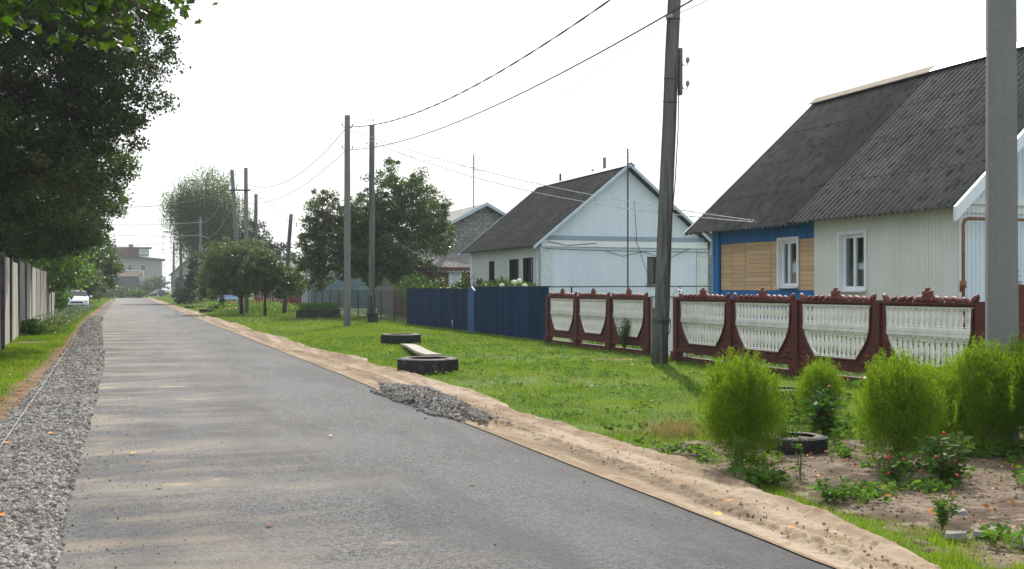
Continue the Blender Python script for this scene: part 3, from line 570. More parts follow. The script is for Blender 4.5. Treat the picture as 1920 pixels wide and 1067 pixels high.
# kochia (burning bush) domes
def kochia(label, x, y, r, h, n=26000):
    root = thing('kochia_bush', label, 'bush', (x, y, .02), 0, 'feathery kochia bushes by the road')
    n = int(n*1.7); k = 620; bd = rdir(k, .15); sh = 1+.2*(fbm(bd[:, 0]*1.6+x*3+7, bd[:, 2]*1.6+bd[:, 1]*1.3+y*5+7)-.5)*2; bl = (.74+.26*rs.rand(k))*sh
    idx = rs.randint(0, k, n); tt = rs.rand(n)**.45; D = bd[idx]; rr = tt*bl[idx]
    P = np.stack([D[:, 0]*r*rr, D[:, 1]*r*rr, h*.47+D[:, 2]*h*.47*rr], -1)
    P += rs.randn(n, 3)*np.array([.028, .028, .04])*(.5+tt[:, None]); P[:, 2] = np.abs(P[:, 2])+.02
    low = sstep(0, .3, P[:, 2]/h); P[:, :2] *= (.66+.34*low)[:, None]; P[:, 0] += .05*r*(P[:, 2]/h)*math.sin(x*9)
    ks = 46; sx = rs.randn(ks)*r*.45; sy = rs.randn(ks)*r*.45; m = n//12; si = rs.randint(0, ks, m); hh = rs.rand(ks)
    top = h*.47+h*.47*np.sqrt(np.clip(1-(sx**2+sy**2)/r**2, .05, 1)); f = rs.rand(m)
    P2 = np.stack([sx[si]+rs.randn(m)*.013, sy[si]+rs.randn(m)*.013, top[si]-.14+f*(.10+.17*hh[si])], -1)
    P = np.concatenate([P, P2]); A = np.concatenate([D*.6+np.array([0, 0, .75])+.5*rs.randn(n, 3), np.array([0, 0, 1.])+.6*rs.randn(m, 3)])
    leafmesh('foliage', P, .022+.02*rs.rand(len(P)), .0056, M['leaf_kochia'], root, A=A)
    b = MB(); b.tube([(0, 0, -.02), (0, 0, h*.5), (.01, 0, h*.8)], [.013, .008, .003], 6)
    for i in range(30):
        z0 = rnd.uniform(.03, h*.5); a = rnd.uniform(0, 6.28); e = (math.cos(a)*r*.6, math.sin(a)*r*.6, min(z0+h*rnd.uniform(.25, .5), h*.8))
        b.tube([(0, 0, z0), (e[0]*.5, e[1]*.5, z0+.3*(e[2]-z0)), e], [.004, .003, .0015], 4, caps=False)
    b.build('stem', M['stem'], root); return root
kochia('bright yellow-green kochia bush nearest the road, standing alone on the left', 5.14, 8.45, .395, 1.03, 33000)
kochia('small kochia bush half hidden behind the dark leaved balsam', 7.4, 10.5, .30, .80, 14000)
kochia('large kochia bush behind the red flowered balsam', 6.42, 7.95, .41, 1.04, 34000)
kochia('kochia bush peeking out between the two large ones', 7.4, 8.75, .36, .86, 18000)
kochia('slim kochia bush between the middle and the rightmost dark one', 8.45, 9.7, .34, .80, 13000)
kochia('tall dark kochia bush cut by the right edge of the photo', 8.2, 8.05, .6, 1.22, 52000)
kochia('kochia bush in front of the grey concrete pole', 7.75, 8.4, .46, 1.1, 34000)
# balsams, weeds
def leafy(name, label, x, y, r, h, n, leaf, mat, flowers=None, cat='plant', stems=9, group=None, elong=.42, flat=False):
    root = thing(name, label, cat, (x, y, .02), 0, group); b = MB(); C = []; A = []
    for i in range(stems):
        a = rnd.uniform(0, 6.28); q = rnd.random()**.6; e = Vector((math.cos(a)*r*q, math.sin(a)*r*q, h*rnd.uniform(.6, 1)))
        md = Vector((e.x*.35, e.y*.35, e.z*.5)); b.tube([(0, 0, 0), md, e], [.008*h+.003, .005*h+.002, .002], 5)
        for k in range(n//stems):
            t = rnd.uniform(.25, 1.02); p = Vector((0, 0, 0)).lerp(md, t*2) if t < .5 else md.lerp(e, t*2-1)
            aa = rnd.uniform(0, 6.28); d = Vector((math.cos(aa), math.sin(aa), rnd.uniform(-.4, .4))); C.append(tuple(p+d*leaf*.55)); A.append(tuple(d))
    b.build('stem', M['stem_red'] if flowers else M['stem'], root); s = leaf*(.6+.6*rs.rand(len(C)))
    leafmesh('leaves', np.array(C), s, s*elong, mat, root, A=np.array(A))
    if flowers:
        for k in range(flowers):
            c = C[rnd.randrange(len(C))]
            f = MB(); f.lump((c[0]*1.05, c[1]*1.05, c[2]+.015), (.019, .017, .012), 7, 4, rot=rnd.uniform(-1, 1)); f.build('flower', M['red_flower'], root)
    return root
leafy('balsam_plant', 'bushy balsam with red flowers on the bare soil at right', 6.15, 7.05, .27, .45, 330, .085, M['leaf_balsam'], 10, stems=18)
leafy('balsam_plant', 'balsam with large dark leaves above the tyre planter', 6.85, 9.65, .26, .62, 260, .13, M['leaf_balsam'], 5, stems=11)
leafy('balsam_plant', 'low balsam branch with one red flower left of the bushy one', 5.75, 7.25, .2, .32, 90, .08, M['leaf_balsam'], 3, stems=6)
leafy('marigold_plant', 'low marigold with a yellow bud near the flat stone', 5.06, 5.85, .12, .26, 260, .042, M['weed'], stems=14)
leafy('planter_shrub', 'feathery green plant growing in the tyre planter', 6.02, 9.05, .22, .42, 700, .05, M['weed'], stems=18, elong=.25)
leafy('fern_weed', 'spiky weed at the foot of the leftmost kochia', 4.86, 8.1, .09, .38, 180, .05, M['weed'], stems=5, elong=.3)
leafy('plantain_weed', 'broad leaved weed patch under the leftmost kochia', 4.95, 7.75, .42, .13, 260, .09, M['weed'], stems=18)
leafy('thin_weed', 'thin bare stemmed weed left of the tyre planter', 5.3, 7.8, .09, .34, 26, .05, M['weed'], stems=3)
leafy('thistle_weed', 'low thistle between the sand and the bare soil', 4.98, 6.9, .2, .16, 130, .08, M['weed'], stems=9)
leafy('sunflower_plant', 'tall plant with big leaves at the right edge by the house', 14.3, 14.9, .35, 2.7, 50, .24, M['leaf_bright'], stems=3, elong=.75)
leafy('climbing_plant', 'dark feathery plant in front of the third fence panel left of the gate', 11.72, 24.75, .32, .98, 1500, .06, M['leaf_mid'], stems=24, elong=.25)
# scattered weeds: low plants one cannot count
C = []
xx = rs.uniform(4.7, 10.6, 1300); yy = rs.uniform(4.9, 11.2, 1300); kk = (fbm(xx*1.7+9, yy*1.7) > .5) & (xx > sand_right(yy)); xx, yy = xx[kk], yy[kk]
for x, y in zip(xx, yy):
    n = rs.randint(10, 30); C.append(np.stack([x+rs.randn(n)*.05, y+rs.randn(n)*.05, .05+rs.rand(n)*.07], -1))
xx = rs.uniform(5.0, 11.7, 700); yy = rs.uniform(11, 36, 700)
for x, y in zip(xx, yy):
    n = rs.randint(8, 20); C.append(np.stack([x+rs.randn(n)*.07, y+rs.randn(n)*.07, .02+rs.rand(n)*.06], -1))
C = np.concatenate(C); C = C[C[:, 0] > sand_right(C[:, 1])-.05]; s = .035+.045*rs.rand(len(C))
tag(leafmesh('low_weeds', C, s, s*.5, M['weed'], None, A=rs.randn(len(C), 3)*np.array([1, 1, .4])), 'low broad leaved weeds scattered over soil and verge', 'weeds', kind='stuff')
n = 1500; x = 5.75+rs.randn(n)*.2; y = 10.75+rs.randn(n)*.16
tag(blades('dry_tussock', np.stack([x, y, np.zeros(n)], -1), .05+.17*rs.rand(n), np.full(n, .0035), M['dry_grass'], lean=1.6), 'tuft of dry brown grass on the verge left of the kochia', 'grass', kind='stuff')
n = 900; x = rs.uniform(5.2, 11.8, n); y = strat(n, 10, 40, 1.4)
tag(blades('grass_seed_stalks', np.stack([x, y, np.zeros(n)], -1), .1+.12*rs.rand(n), np.full(n, .0025), M['dry_grass'], lean=.5), 'thin pale grass stalks rising from the lawn', 'grass', kind='stuff')
# litter of leaves on the brown strip and soil
n = 900; x = np.concatenate([rs.uniform(-1.95, -1.3, 500), rs.uniform(5, 9.5, 400)]); y = np.concatenate([strat(500, 8, 40, 1.5), rs.uniform(5, 10, 400)])
C = np.stack([x, y, np.full(n, .06)+.02*rs.rand(n)], -1); s = .02+.035*rs.rand(n)
tag(leafmesh('leaf_litter', C, s, s*.7, M['fallen_orange'], None, A=rs.randn(n, 3)*np.array([1, 1, .25])), 'dry orange and brown leaf litter on the brown dirt', 'leaf litter', kind='stuff')
# plants behind the fences and flowers of the street garden
C = np.stack([rs.uniform(12.4, 14.6, 9000), rs.uniform(12.5, 31, 9000), rs.rand(9000)**1.3*.75], -1)
tag(leafmesh('yard_plants', C, .11, .06, M['leaf_bright'], None), 'leafy garden plants behind the maroon concrete fence', 'plants', kind='stuff')
C = np.stack([rs.uniform(5.9, 11.3, 16000), rs.uniform(73, 88, 16000), np.zeros(16000)], -1); C[:, 2] = rs.rand(16000)*(.15+.85*fbm(C[:, 0]*.9, C[:, 1]*.6))
tag(leafmesh('flower_bed_leaves', C, .13, .07, M['leaf_bright'], None), 'lush green leaves of the street flower bed', 'plants', kind='stuff')
n = 160; C = np.stack([rs.uniform(6.2, 10.6, n), rs.uniform(72.5, 80, n), .3+.6*rs.rand(n)], -1)
tag(leafmesh('orange_flowers', C, .13, .11, M['orange_flower'], None), 'orange and yellow flowers of the street flower bed', 'flowers', kind='stuff')
n = 260; C = np.stack([rs.uniform(-3.3, -1.95, n), rs.uniform(42, 90, n), .25+.35*rs.rand(n)], -1)
tag(leafmesh('chicory_flowers', C, .06, .055, M['blue_flower'], None), 'pale blue chicory flowers in the grass below the wall', 'flowers', kind='stuff')
n = 5000; C = np.stack([rs.uniform(-3.4, -2.0, n), rs.uniform(40, 92, n), .5*rs.rand(n)**1.5], -1)
tag(leafmesh('tall_weeds', C, .1, .045, M['leaf_grey'], None), 'tall weeds in the grass strip below the wall', 'weeds', kind='stuff')
n = 2600; x = rs.uniform(4.7, 10.6, n); y = rs.uniform(4.9, 10.8, n); k = soil_in(x, y) > 0; x, y = x[k], y[k]; S = .004+.012*rs.rand(len(x))**3
tag(stones('soil_crumbs', np.stack([x, y, soil_z(x, y, 0)+S*.5], -1), S, M['dirt']), 'small clods and crumbs scattered on the bare soil', 'soil crumbs', kind='stuff')
n = 900; y = strat(n, 5, 30, 1.6); x = road_right(y)+(.25+.7*rs.rand(n))*(sand_right(y)-road_right(y)); S = .003+.012*rs.rand(n)**4
tag(stones('sand_crumbs', np.stack([x, y, .035+S*.4], -1), S, M['sand']), 'small pebbles and clods on the sandy shoulder', 'pebbles', kind='stuff')
# individual fallen leaves
sl = star_leaf(); sl[:, 2] = sl[:, 2]*-.9+.05
def fallen(x, y, z, s, mk, label, grp, k=0):
    V = sl*s; F = np.array([[0, 1+i, 1+(i+1) % 14] for i in range(14)]); o = mesh_np('fallen_leaf', V, F, M[mk]); o.location = (x, y, z); o.rotation_euler = (rnd.uniform(-.25, .25), rnd.uniform(-.25, .25), rnd.uniform(0, 6.28))
    tag(o, label, 'leaf', grp)
for (x, y) in ((.28, 9.0), (2.05, 11.5), (-.2, 10.9), (.1, 10.9)):
    fallen(x, y, .063, .045, 'fallen_yellow', 'yellow maple leaf fallen on the asphalt', 'yellow leaves on the asphalt')
for (x, y) in ((1.56, 9.9), (.17, 10.2), (.9, 7.3), (2.6, 8.3)):
    fallen(x, y, .063, .04, 'fallen_brown', 'curled brown leaf fallen on the asphalt', 'brown leaves on the asphalt')
fallen(3.78, 6.5, .09, .05, 'fallen_yellow', 'orange-yellow leaf at the very edge of the asphalt', None)
for (x, y) in ((4.0, 6.0), (4.25, 7.3), (4.4, 9.5), (4.3, 12.1), (4.1, 6.9)):
    fallen(x, y, .085, .04, 'fallen_orange', 'orange leaf fallen on the sandy shoulder', 'orange leaves on the sand')
for (x, y) in [(rnd.uniform(5.4, 10.5), rnd.uniform(12, 24)) for _ in range(26)]:
    fallen(x, y, .07, .05, rnd.choice(['fallen_orange', 'fallen_brown', 'fallen_orange']), 'orange-brown leaf fallen on the lawn', 'fallen leaves on the lawn')
for (x, y) in ((-.75, 7.9), (-.9, 9.9), (-.6, 9.0), (-.95, 14), (-.7, 12.2), (-1.05, 11.6)):
    fallen(x, y, .12, .045, 'fallen_orange', 'orange leaf lying on the crushed stone', 'orange leaves on the gravel')

# ------------------------------------------------------------------ wall helpers
class Frame:      # local wall frame: s along, d outwards, z up
    def __init__(f, o, u, n): f.o, f.u, f.n = Vector(o), Vector(u), Vector(n)
    def p(f, s, d, z): q = f.o+f.u*s+f.n*d; return (q.x, q.y, z)
    def box(f, mb, s0, s1, d0, d1, z0, z1):
        mb.hexa([f.p(s0, d0, z0), f.p(s1, d0, z0), f.p(s1, d1, z0), f.p(s0, d1, z0), f.p(s0, d0, z1), f.p(s1, d0, z1), f.p(s1, d1, z1), f.p(s0, d1, z1)])
def subtract(rects, hole):
    out_ = []
    for (a, b, c, d) in rects:
        h0, h1, h2, h3 = max(a, hole[0]), min(b, hole[1]), max(c, hole[2]), min(d, hole[3])
        if h0 >= h1 or h2 >= h3: out_.append((a, b, c, d)); continue
        if a < h0: out_.append((a, h0, c, d))
        if h1 < b: out_.append((h1, b, c, d))
        if c < h2: out_.append((h0, h1, c, h2))
        if h3 < d: out_.append((h0, h1, h3, d))
    return out_
def wall(fr, mb, s0, s1, z0, z1, holes, th=.25, d=0.0):
    rc = [(s0, s1, z0, z1)]
    for h in holes: rc = subtract(rc, h)
    for (a, b, c, e) in rc: fr.box(mb, a, b, d-th, d, c, e)
def boards(fr, mb, s0, s1, z0, z1, wd, holes=(), vertical=True, d0=.0, th=.018, gap=.007, jit=.002, top=None):
    t = s0 if vertical else z0; e = s1 if vertical else z1
    while t < e-.01:
        t2 = min(t+wd, e); r = (t+gap/2, t2-gap/2, z0, z1) if vertical else (s0, s1, t+gap/2, t2-gap/2)
        rc = [r]
        for h in holes: rc = subtract(rc, h)
        dd = d0+rnd.uniform(-jit, jit)
        for (a, b, c, q) in rc:
            if top:
                za, zb = min(q, top(a)), min(q, top(b))
                if max(za, zb) <= c: continue
                za, zb = max(za, c+.002), max(zb, c+.002)
                mb.hexa([fr.p(a, dd, c), fr.p(b, dd, c), fr.p(b, dd+th, c), fr.p(a, dd+th, c), fr.p(a, dd, za), fr.p(b, dd, zb), fr.p(b, dd+th, zb), fr.p(a, dd+th, za)])
            else: fr.box(mb, a, b, dd, dd+th, c, q)
        t = t2
def window(fr, parent, s0, s1, z0, z1, d=0., cols=2, bars=(), reveal=.12, fw=.06, fm='white', gm='glass', sill=True, surround=.07, split=None):
    m = MB(); a, b, c, e = s0, s1, z0, z1
    if surround:
        k = surround
        fr.box(m, a-k, b+k, d, d+.035, e, e+k); fr.box(m, a-k, a, d, d+.035, c, e); fr.box(m, b, b+k, d, d+.035, c, e)
    for (x0, x1, y0, y1) in ((a, a+.02, c, e), (b-.02, b, c, e), (a+.02, b-.02, e-.02, e), (a+.02, b-.02, c, c+.02)): fr.box(m, x0, x1, d-reveal-.02, d-.002, y0, y1)
    wo = m.build('window', M[fm], parent, world=True)
    f = MB(); D0, D1 = d-reveal, d-reveal+.05; a += .02; b -= .02; c += .02; e -= .02
    fr.box(f, a, a+fw, D0, D1, c, e); fr.box(f, b-fw, b, D0, D1, c, e); fr.box(f, a+fw, b-fw, D0, D1, e-fw, e); fr.box(f, a+fw, b-fw, D0, D1, c, c+fw)
    ms = [split] if split else [(k+1)/cols for k in range(cols-1)]
    for t in ms: x = a+(b-a)*t; fr.box(f, x-fw*.6, x+fw*.6, D0+.003, D1+.006, c+fw, e-fw)
    for t in bars: zz = c+(e-c)*t; fr.box(f, a+fw, b-fw, D0+.006, D1-.004, zz-.02, zz+.02)
    f.build('frame', M[fm], wo, world=True)
    g = MB(); fr.box(g, a+.01, b-.01, D0+.008, D0+.02, c+.01, e-.01); g.build('pane', M[gm], wo, world=True)
    if sill:
        s = MB(); fr.box(s, s0-.06, s1+.06, d+.036, d+.11, z0-.04, z0-.012); fr.box(s, s0-.02, s1+.02, d-.1, d+.036, z0-.038, z0-.006); s.build('sill', M[fm], wo, world=True)
    return wo
def corrugated(name, p0, along, down, L, D, rows, parent, mat, wave=.19, amp=.034, seg=6, th=.012, jig=.0):
    """p0 = one end of the ridge; along = unit vector of the ridge; down = unit vector down the slope"""
    p0, al, dn = Vector(p0), Vector(along), Vector(down); nr = al.cross(dn); nr = nr if nr.z > 0 else -nr
    nx = int(L/wave*seg)+1; s = np.linspace(0, L, nx); Vs = []; Fs = []; base = 0; rl = D/rows
    for r in range(rows-1, -1, -1):
        a0 = r*rl; a1 = (r+1)*rl+.08*(r < rows-1)
        ts = [a0, (a0+a1)/2, a1]
        W = amp*np.cos(s/wave*2*math.pi)
        jit = np.repeat(rs.rand(int(L/1.13)+2)*jig, int(1.13/wave*seg)+1)[:nx]; jit = np.pad(jit, (0, nx-len(jit)), mode='edge')
        for lay in (0, 1):
            for ti, t in enumerate(ts):
                lift = .014*(t-a0)/rl+ (0.0 if lay == 0 else -th)
                h = W+lift; tt = t+(jit if ti == 2 else 0)
                P = np.array(p0)[None]+np.array(al)[None]*s[:, None]+np.array(dn)[None]*(tt*np.ones(nx))[:, None]+np.array(nr)[None]*h[:, None]; Vs.append(P)
        for lay in (0, 1):
            for ti in range(2):
                o_ = base+(lay*3+ti)*nx+np.arange(nx-1); Fs.append(np.stack([o_, o_+1, o_+1+nx, o_+nx], -1))
        o1 = base+2*nx+np.arange(nx-1); o2 = base+5*nx+np.arange(nx-1); Fs.append(np.stack([o1, o1+1, o2+1, o2], -1))
        base += 6*nx
    return mesh_np(name, np.concatenate(Vs), np.concatenate(Fs), mat, parent, world=True)

# ------------------------------------------------------------------ right house: blue and cream halves under one slate roof
RX, RZ = 18.8, 7.0
h1 = thing('semi_detached_house', 'house at right with slate roof, half blue and tan, half cream siding', 'house', (15, 21.5, 0))
F1 = Frame((15.0, 16.9, 0), (0, 1, 0), (-1, 0, 0))      # road side, s grows away from the camera
F1b = Frame((15.1, 16.9, 0), (0, 1, 0), (-1, 0, 0))
holeA = (2.77, 3.63, 1.58, 2.80); holeB = (5.40, 6.16, 1.66, 2.78)
mb = MB(); wall(F1, mb, 0, 4.6, 0, 3.22, [holeA], d=-.02); mb.build('wall', M['cream'], h1, world=True)
mb = MB(); boards(F1, mb, 0.0, 4.62, .25, 3.24, .1, [holeA], jit=.0008, gap=.005, th=.016, d0=-.015); o = mb.build('siding', M['cream'], h1, world=True); o['label'] = 'cream vertical siding of the near half'
mb = MB(); wall(F1b, mb, 4.62, 9.3, 0, 3.3, [holeB], d=-.02); mb.build('wall', M['blue_wall'], h1, world=True)
mb = MB(); boards(F1b, mb, 4.64, 9.2, 2.80, 3.3, .09, [], jit=.001, gap=.008, th=.03, d0=-.015)
mb.build('siding', M['blue_wall'], h1, world=True)['label'] = 'bright blue boards above the tan ones'; mb = MB(); boards(F1b, mb, 4.64, 9.2, .25, 1.56, .09, [], jit=.001, gap=.008, th=.03, d0=-.015)
F1b.box(mb, 8.98, 9.22, .016, .075, .2, 3.3); mb.build('siding', M['blue_wall'], h1, world=True)
mb = MB(); tz0, tz1 = 1.57, 2.79
for a, b_ in ((4.64, 5.39), (6.17, 6.55), (6.57, 7.72), (7.74, 8.4), (8.42, 8.96)):
    boards(F1b, mb, a, b_, tz0, tz1, .105+.01*rnd.random(), [holeB], vertical=False, jit=.0015, gap=.006, th=.016, d0=-.015)
o = mb.build('siding', M['tan_board'], h1, world=True); o['label'] = 'tan horizontal boards of the far half'
mb = MB(); F1b.box(mb, 9.222, 9.33, -.3, .09, .2, 3.25); mb.build('corner_board', M['blue_lit'], h1, world=True)
# number plate on the far corner: two digits one above the other
fc = Frame((15.0, 26.235, 0), (1, 0, 0), (0, -1, 0))
pl = MB(); pl.box(14.97, 15.0, 26.135, 26.228, 2.52, 2.84); plate = pl.build('number_plate', M['white'], h1, world=True)
dg = MB()
def seg7(mb, x, y0, z0, w_, h_, digit):
    on = {'3': 'abgcd', '7': 'abc', '1': 'bc', '5': 'afgcd', '2': 'abged'}[digit]; t = .016
    S = {'a': (0, w_, h_-t, h_), 'g': (0, w_, h_/2-t/2, h_/2+t/2), 'd': (0, w_, 0, t), 'b': (w_-t, w_, h_/2, h_), 'c': (w_-t, w_, 0, h_/2), 'f': (0, t, h_/2, h_), 'e': (0, t, 0, h_/2)}
    for k in on: a, b_, c, d = S[k]; mb.box(x-.004, x, y0-b_, y0-a, z0+c, z0+d)
seg7(dg, 14.968, 26.212, 2.70, .06, .11, '5'); seg7(dg, 14.968, 26.212, 2.55, .06, .12, '7'); dg.build('digits', M['black'], plate, world=True)
for (fr_, ho_, d_, sp_) in ((F1, holeA, .004, .52), (F1b, holeB, .018, .6)):
    wo = window(fr_, h1, *ho_, d=d_, split=sp_, gm='glass_clear')
    for (c0, c1) in ((ho_[0]+.05, ho_[0]+.36), (ho_[1]-.3, ho_[1]-.05)):
        mb = MB(); q = c0
        while q < c1: fr_.box(mb, q, q+.022, -.22-.02*math.sin(q*70), -.215-.02*math.sin(q*70), ho_[2]+.03, ho_[3]-.03); q += .022
        mb.build('curtain', M['curtain'], wo, world=True)
# hooks under the eave where the service wires land
for s in (5.35, 5.75): mb = MB(); mb.tube([(15.08, 16.9+s, 3.05), (14.9, 16.9+s, 3.08), (14.9, 16.9+s, 3.15)], .012, 5); mb.lump((14.9, 16.9+s, 3.17), (.035, .035, .045), 7, 5); mb.build('wire_hook', M['stem_red'], h1, world=True)
# near gable
F2 = Frame((15.0, 16.9, 0), (1, 0, 0), (0, -1, 0))
def gt1(s): return RZ-.12-abs(s-3.8)*(RZ-3.24)/4.2
mb = MB(); wall(F2, mb, 0, 7.6, 0, 3.22, [], d=-.02)
mb.prism([F2.p(.0, -.2, 3.22), F2.p(7.6, -.2, 3.22), F2.p(3.8, -.2, RZ-.2)], (0, -.15, 0)) if False else None
mb.build('wall', M['white_siding'], h1, world=True)
mb = MB(); boards(F2, mb, 0.02, 7.6, .25, 3.1, .1, jit=.0008, gap=.009, d0=-.012); boards(F2, mb, .0, 7.6, 3.35, 7.2, .1, jit=.0008, gap=.009, d0=.05, top=gt1)
o = mb.build('gable_siding', M['white_siding'], h1, world=True)
mb = MB(); F2.box(mb, -.04, 7.64, .0, .09, 3.22, 3.35); boards(F2, mb, .0, 7.6, 3.06, 3.22, .1, jit=0, gap=.006, d0=.02); mb.build('gable_trim', M['white'], h1, world=True)
mb = MB()
mb.prism([(15.0, 16.93, 3.2), (22.6, 16.93, 3.2), (18.8, 16.93, 6.75)], (0, .1, 0)); mb.prism([(15.1, 26.1, 3.2), (22.6, 26.1, 3.2), (18.8, 26.1, 6.75)], (0, .1, 0))
mb.box(22.4, 22.6, 16.93, 26.2, 0, 3.2); mb.box(15.35, 22.4, 26.0, 26.2, 0, 3.2); mb.build('wall', M['white_siding'], h1, world=True)
ex, ez = 14.55, 3.13; dl = math.hypot(RX-ex, RZ-ez); dn = ((ex-RX)/dl, 0, (ez-RZ)/dl)
o = corrugated('roof', (RX, 16.45, RZ), (0, 1, 0), dn, 5.4, dl, 4, h1, M['slate'], jig=.03); o['label'] = 'lighter weathered slate over the cream half'
o = corrugated('roof', (RX, 21.85, RZ-.02), (0, 1, 0), dn, 4.95, dl, 4, h1, M['slate_dark'], jig=.05); o['label'] = 'darker slate over the blue half'
corrugated('roof', (RX, 16.45, RZ), (0, 1, 0), (-dn[0], 0, dn[2]), 10.3, dl, 4, h1, M['slate'])
mb = MB(); mb.prism([(ex+.18, 16.5, ez+.08), (RX, 16.5, RZ-.09), (RX, 16.5, RZ-.14), (ex+.22, 16.5, ez+.04)], (0, 10.2, 0)); mb.prism([(2*RX-ex-.18, 16.5, ez+.08), (RX, 16.5, RZ-.09), (RX, 16.5, RZ-.14), (2*RX-ex-.22, 16.5, ez+.04)], (0, 10.2, 0))
mb.build('roof_deck', M['tar'], h1, world=True)
for y0, y1 in ((16.36, 16.44), (26.8, 26.84)):
    for sg in (-1, 1):
        mb = MB(); e_ = RX+sg*(RX-ex+.06); k = .2 if y0 < 20 else .1
        mb.prism([(e_, y0, ez-.0), (RX, y0, RZ+.06), (RX, y0, RZ+.06-k*1.35), (e_, y0, ez-k*1.35)], (0, y1-y0, 0))
        mb.build('barge_board', M['tin'], h1, world=True)
for (y0, y1, mm, tk, l) in ((21.9, 26.9, 'brown_board', .025, 'brown board ridge cap'), (16.3, 21.88, 'tin', .012, 'white metal ridge cap')):
    mb = MB()
    for sg in (-1, 1):
        mb.prism([(RX, y0, RZ+.1), (RX+sg*.24, y0, RZ-.08), (RX+sg*.24, y0, RZ-.08-tk), (RX, y0, RZ+.1-tk)], (0, y1-y0, 0))
    o = mb.build('ridge_cap', M[mm], h1, world=True); o['label'] = l
mb = MB(); gy_ = 16.6; mb.tube([(14.86, gy_, .0), (14.86, gy_, 2.8), (14.9, gy_, 2.9), (15.0, gy_, 2.93), (22, gy_, 2.93)], .032, 8)
mb.tube([(14.86, gy_, 1.62), (14.86, gy_, 1.76)], .055, 8); mb.box(14.78, 14.83, gy_-.01, gy_+.01, 1.55, 1.75)
for x in (16.6, 19): mb.tube([(x, gy_, 2.93), (x, 16.85, 2.93)], .012, 5)
mb.build('gas_pipe', M['pipe'], h1, world=True, smooth=True)

# ------------------------------------------------------------------ white house further on
WX, WZ, WY0, WY1 = 18.28, 6.36, 38.5, 47.4
h2 = thing('white_house', 'white gabled house with grey slate roof behind the blue fence', 'house', (18.3, 43, 0))
G1 = Frame((14.8, 38.5, 0), (0, 1, 0), (-1, 0, 0)); G2 = Frame((14.8, 38.5, 0), (1, 0, 0), (0, -1, 0))
hw = [(.86, 2.0, 1.82, 2.82), (2.48, 3.62, 1.86, 2.80), (5.5, 6.24, 1.96, 2.79)]
mb = MB(); wall(G1, mb, 0, 8.9, 0, 3.3, hw, d=-.02); mb.build('wall', M['cream_green'], h2, world=True)
mb = MB(); boards(G1, mb, .45, 8.5, .3, 3.3, .12, hw, jit=.001, gap=.008, d0=-.012); o = mb.build('siding', M['cream_green'], h2, world=True); o['label'] = 'pale green siding on the road side'
for q in hw: window(G1, h2, *q, d=.0, cols=3 if q[1]-q[0] > 1 else 2, fm='metal_dark', gm='glass_dark', surround=0, sill=True, fw=.035, reveal=.16)
hg = (4.40, 4.80, 1.78, 2.86)
mb = MB(); wall(G2, mb, 0, 7.0, 0, 3.42, [hg], d=-.02); wall(Frame((21.8, 38.5, 0), (0, 1, 0), (1, 0, 0)), mb, .25, 8.9, 0, 3.3, [])
mb.box(15.05, 21.55, 47.15, 47.4, 0, 3.3)
mb.prism([(14.8, 38.55, 3.4), (21.8, 38.55, 3.4), (WX, 38.55, WZ-.2)], (0, .1, 0)); mb.prism([(14.8, 47.3, 3.3), (21.8, 47.3, 3.3), (WX, 47.3, WZ-.2)], (0, .1, 0)); mb.build('wall', M['white_siding'], h2, world=True)
mb = MB(); boards(G2, mb, .45, 6.55, .2, 3.18, .09, [hg], jit=.0008, gap=.007, d0=-.012)
def gt2(s): return WZ-.08-abs(s-3.48)*(WZ-3.25)/3.8
boards(G2, mb, .1, 6.9, 3.62, 6.4, .09, jit=.0008, gap=.007, d0=.0, top=gt2); mb.build('gable_siding', M['white_siding'], h2, world=True)
window(G2, h2, *hg, d=.0, cols=1, fm='metal_dark', gm='glass', surround=0, fw=.03, reveal=.12)
mb = MB(); G2.box(mb, .12, 6.88, .02, .12, 3.45, 3.53); G2.box(mb, .14, 6.86, .02, .09, 3.53, 3.62); mb.build('gable_band', M['band'], h2, world=True)
mb = MB(); G2.box(mb, -.02, 7.02, .0, .1, 3.2, 3.45); mb.build('gable_beam', M['white'], h2, world=True)
for s0, s1, in ((-.06, .44), (6.56, 7.06)):
    mb = MB(); z = .1
    while z < 3.15:
        off = .125 if int(round(z/.085)) % 2 else 0
        for a, b_ in ((s0, s0+.125+off), (s0+.125+off, s0+.375+off if off == 0 else s1), (s0+.375+off, s1)):
            if b_-a > .02 and b_ <= s1+.001: G2.box(mb, a+.004, b_-.004, -.1, .03+rnd.uniform(0, .006), z, z+.077)
        z += .085
    G2.box(mb, s0+.01, s1-.01, -.09, .022, .0, 3.19); mb.build('corner_pier', M['white_brick'], h2, world=True)
mb = MB(); z = .1
while z < 3.2:
    for a, b_ in ((-.03, .2), (.2, .44)): G1.box(mb, a+.004, b_-.004, .032, .045, z, z+.077)
    z += .085
G1.box(mb, -.025, .43, -.01, .035, 0, 3.25); mb.build('corner_pier', M['white_brick'], h2, world=True); mb = MB(); G1.box(mb, 8.5, 8.9, -.01, .03, 0, 3.28); mb.build('corner_pier', M['white_brick'], h2, world=True)
e2 = 14.42; ez2 = 3.22; dl2 = math.hypot(WX-e2, WZ-ez2); dn2 = ((e2-WX)/dl2, 0, (ez2-WZ)/dl2)
corrugated('roof', (WX, 38.15, WZ), (0, 1, 0), dn2, 9.6, dl2, 4, h2, M['slate_grey'], seg=4); corrugated('roof', (WX, 38.15, WZ), (0, 1, 0), (-dn2[0], 0, dn2[2]), 9.6, dl2, 4, h2, M['slate_grey'], seg=4)
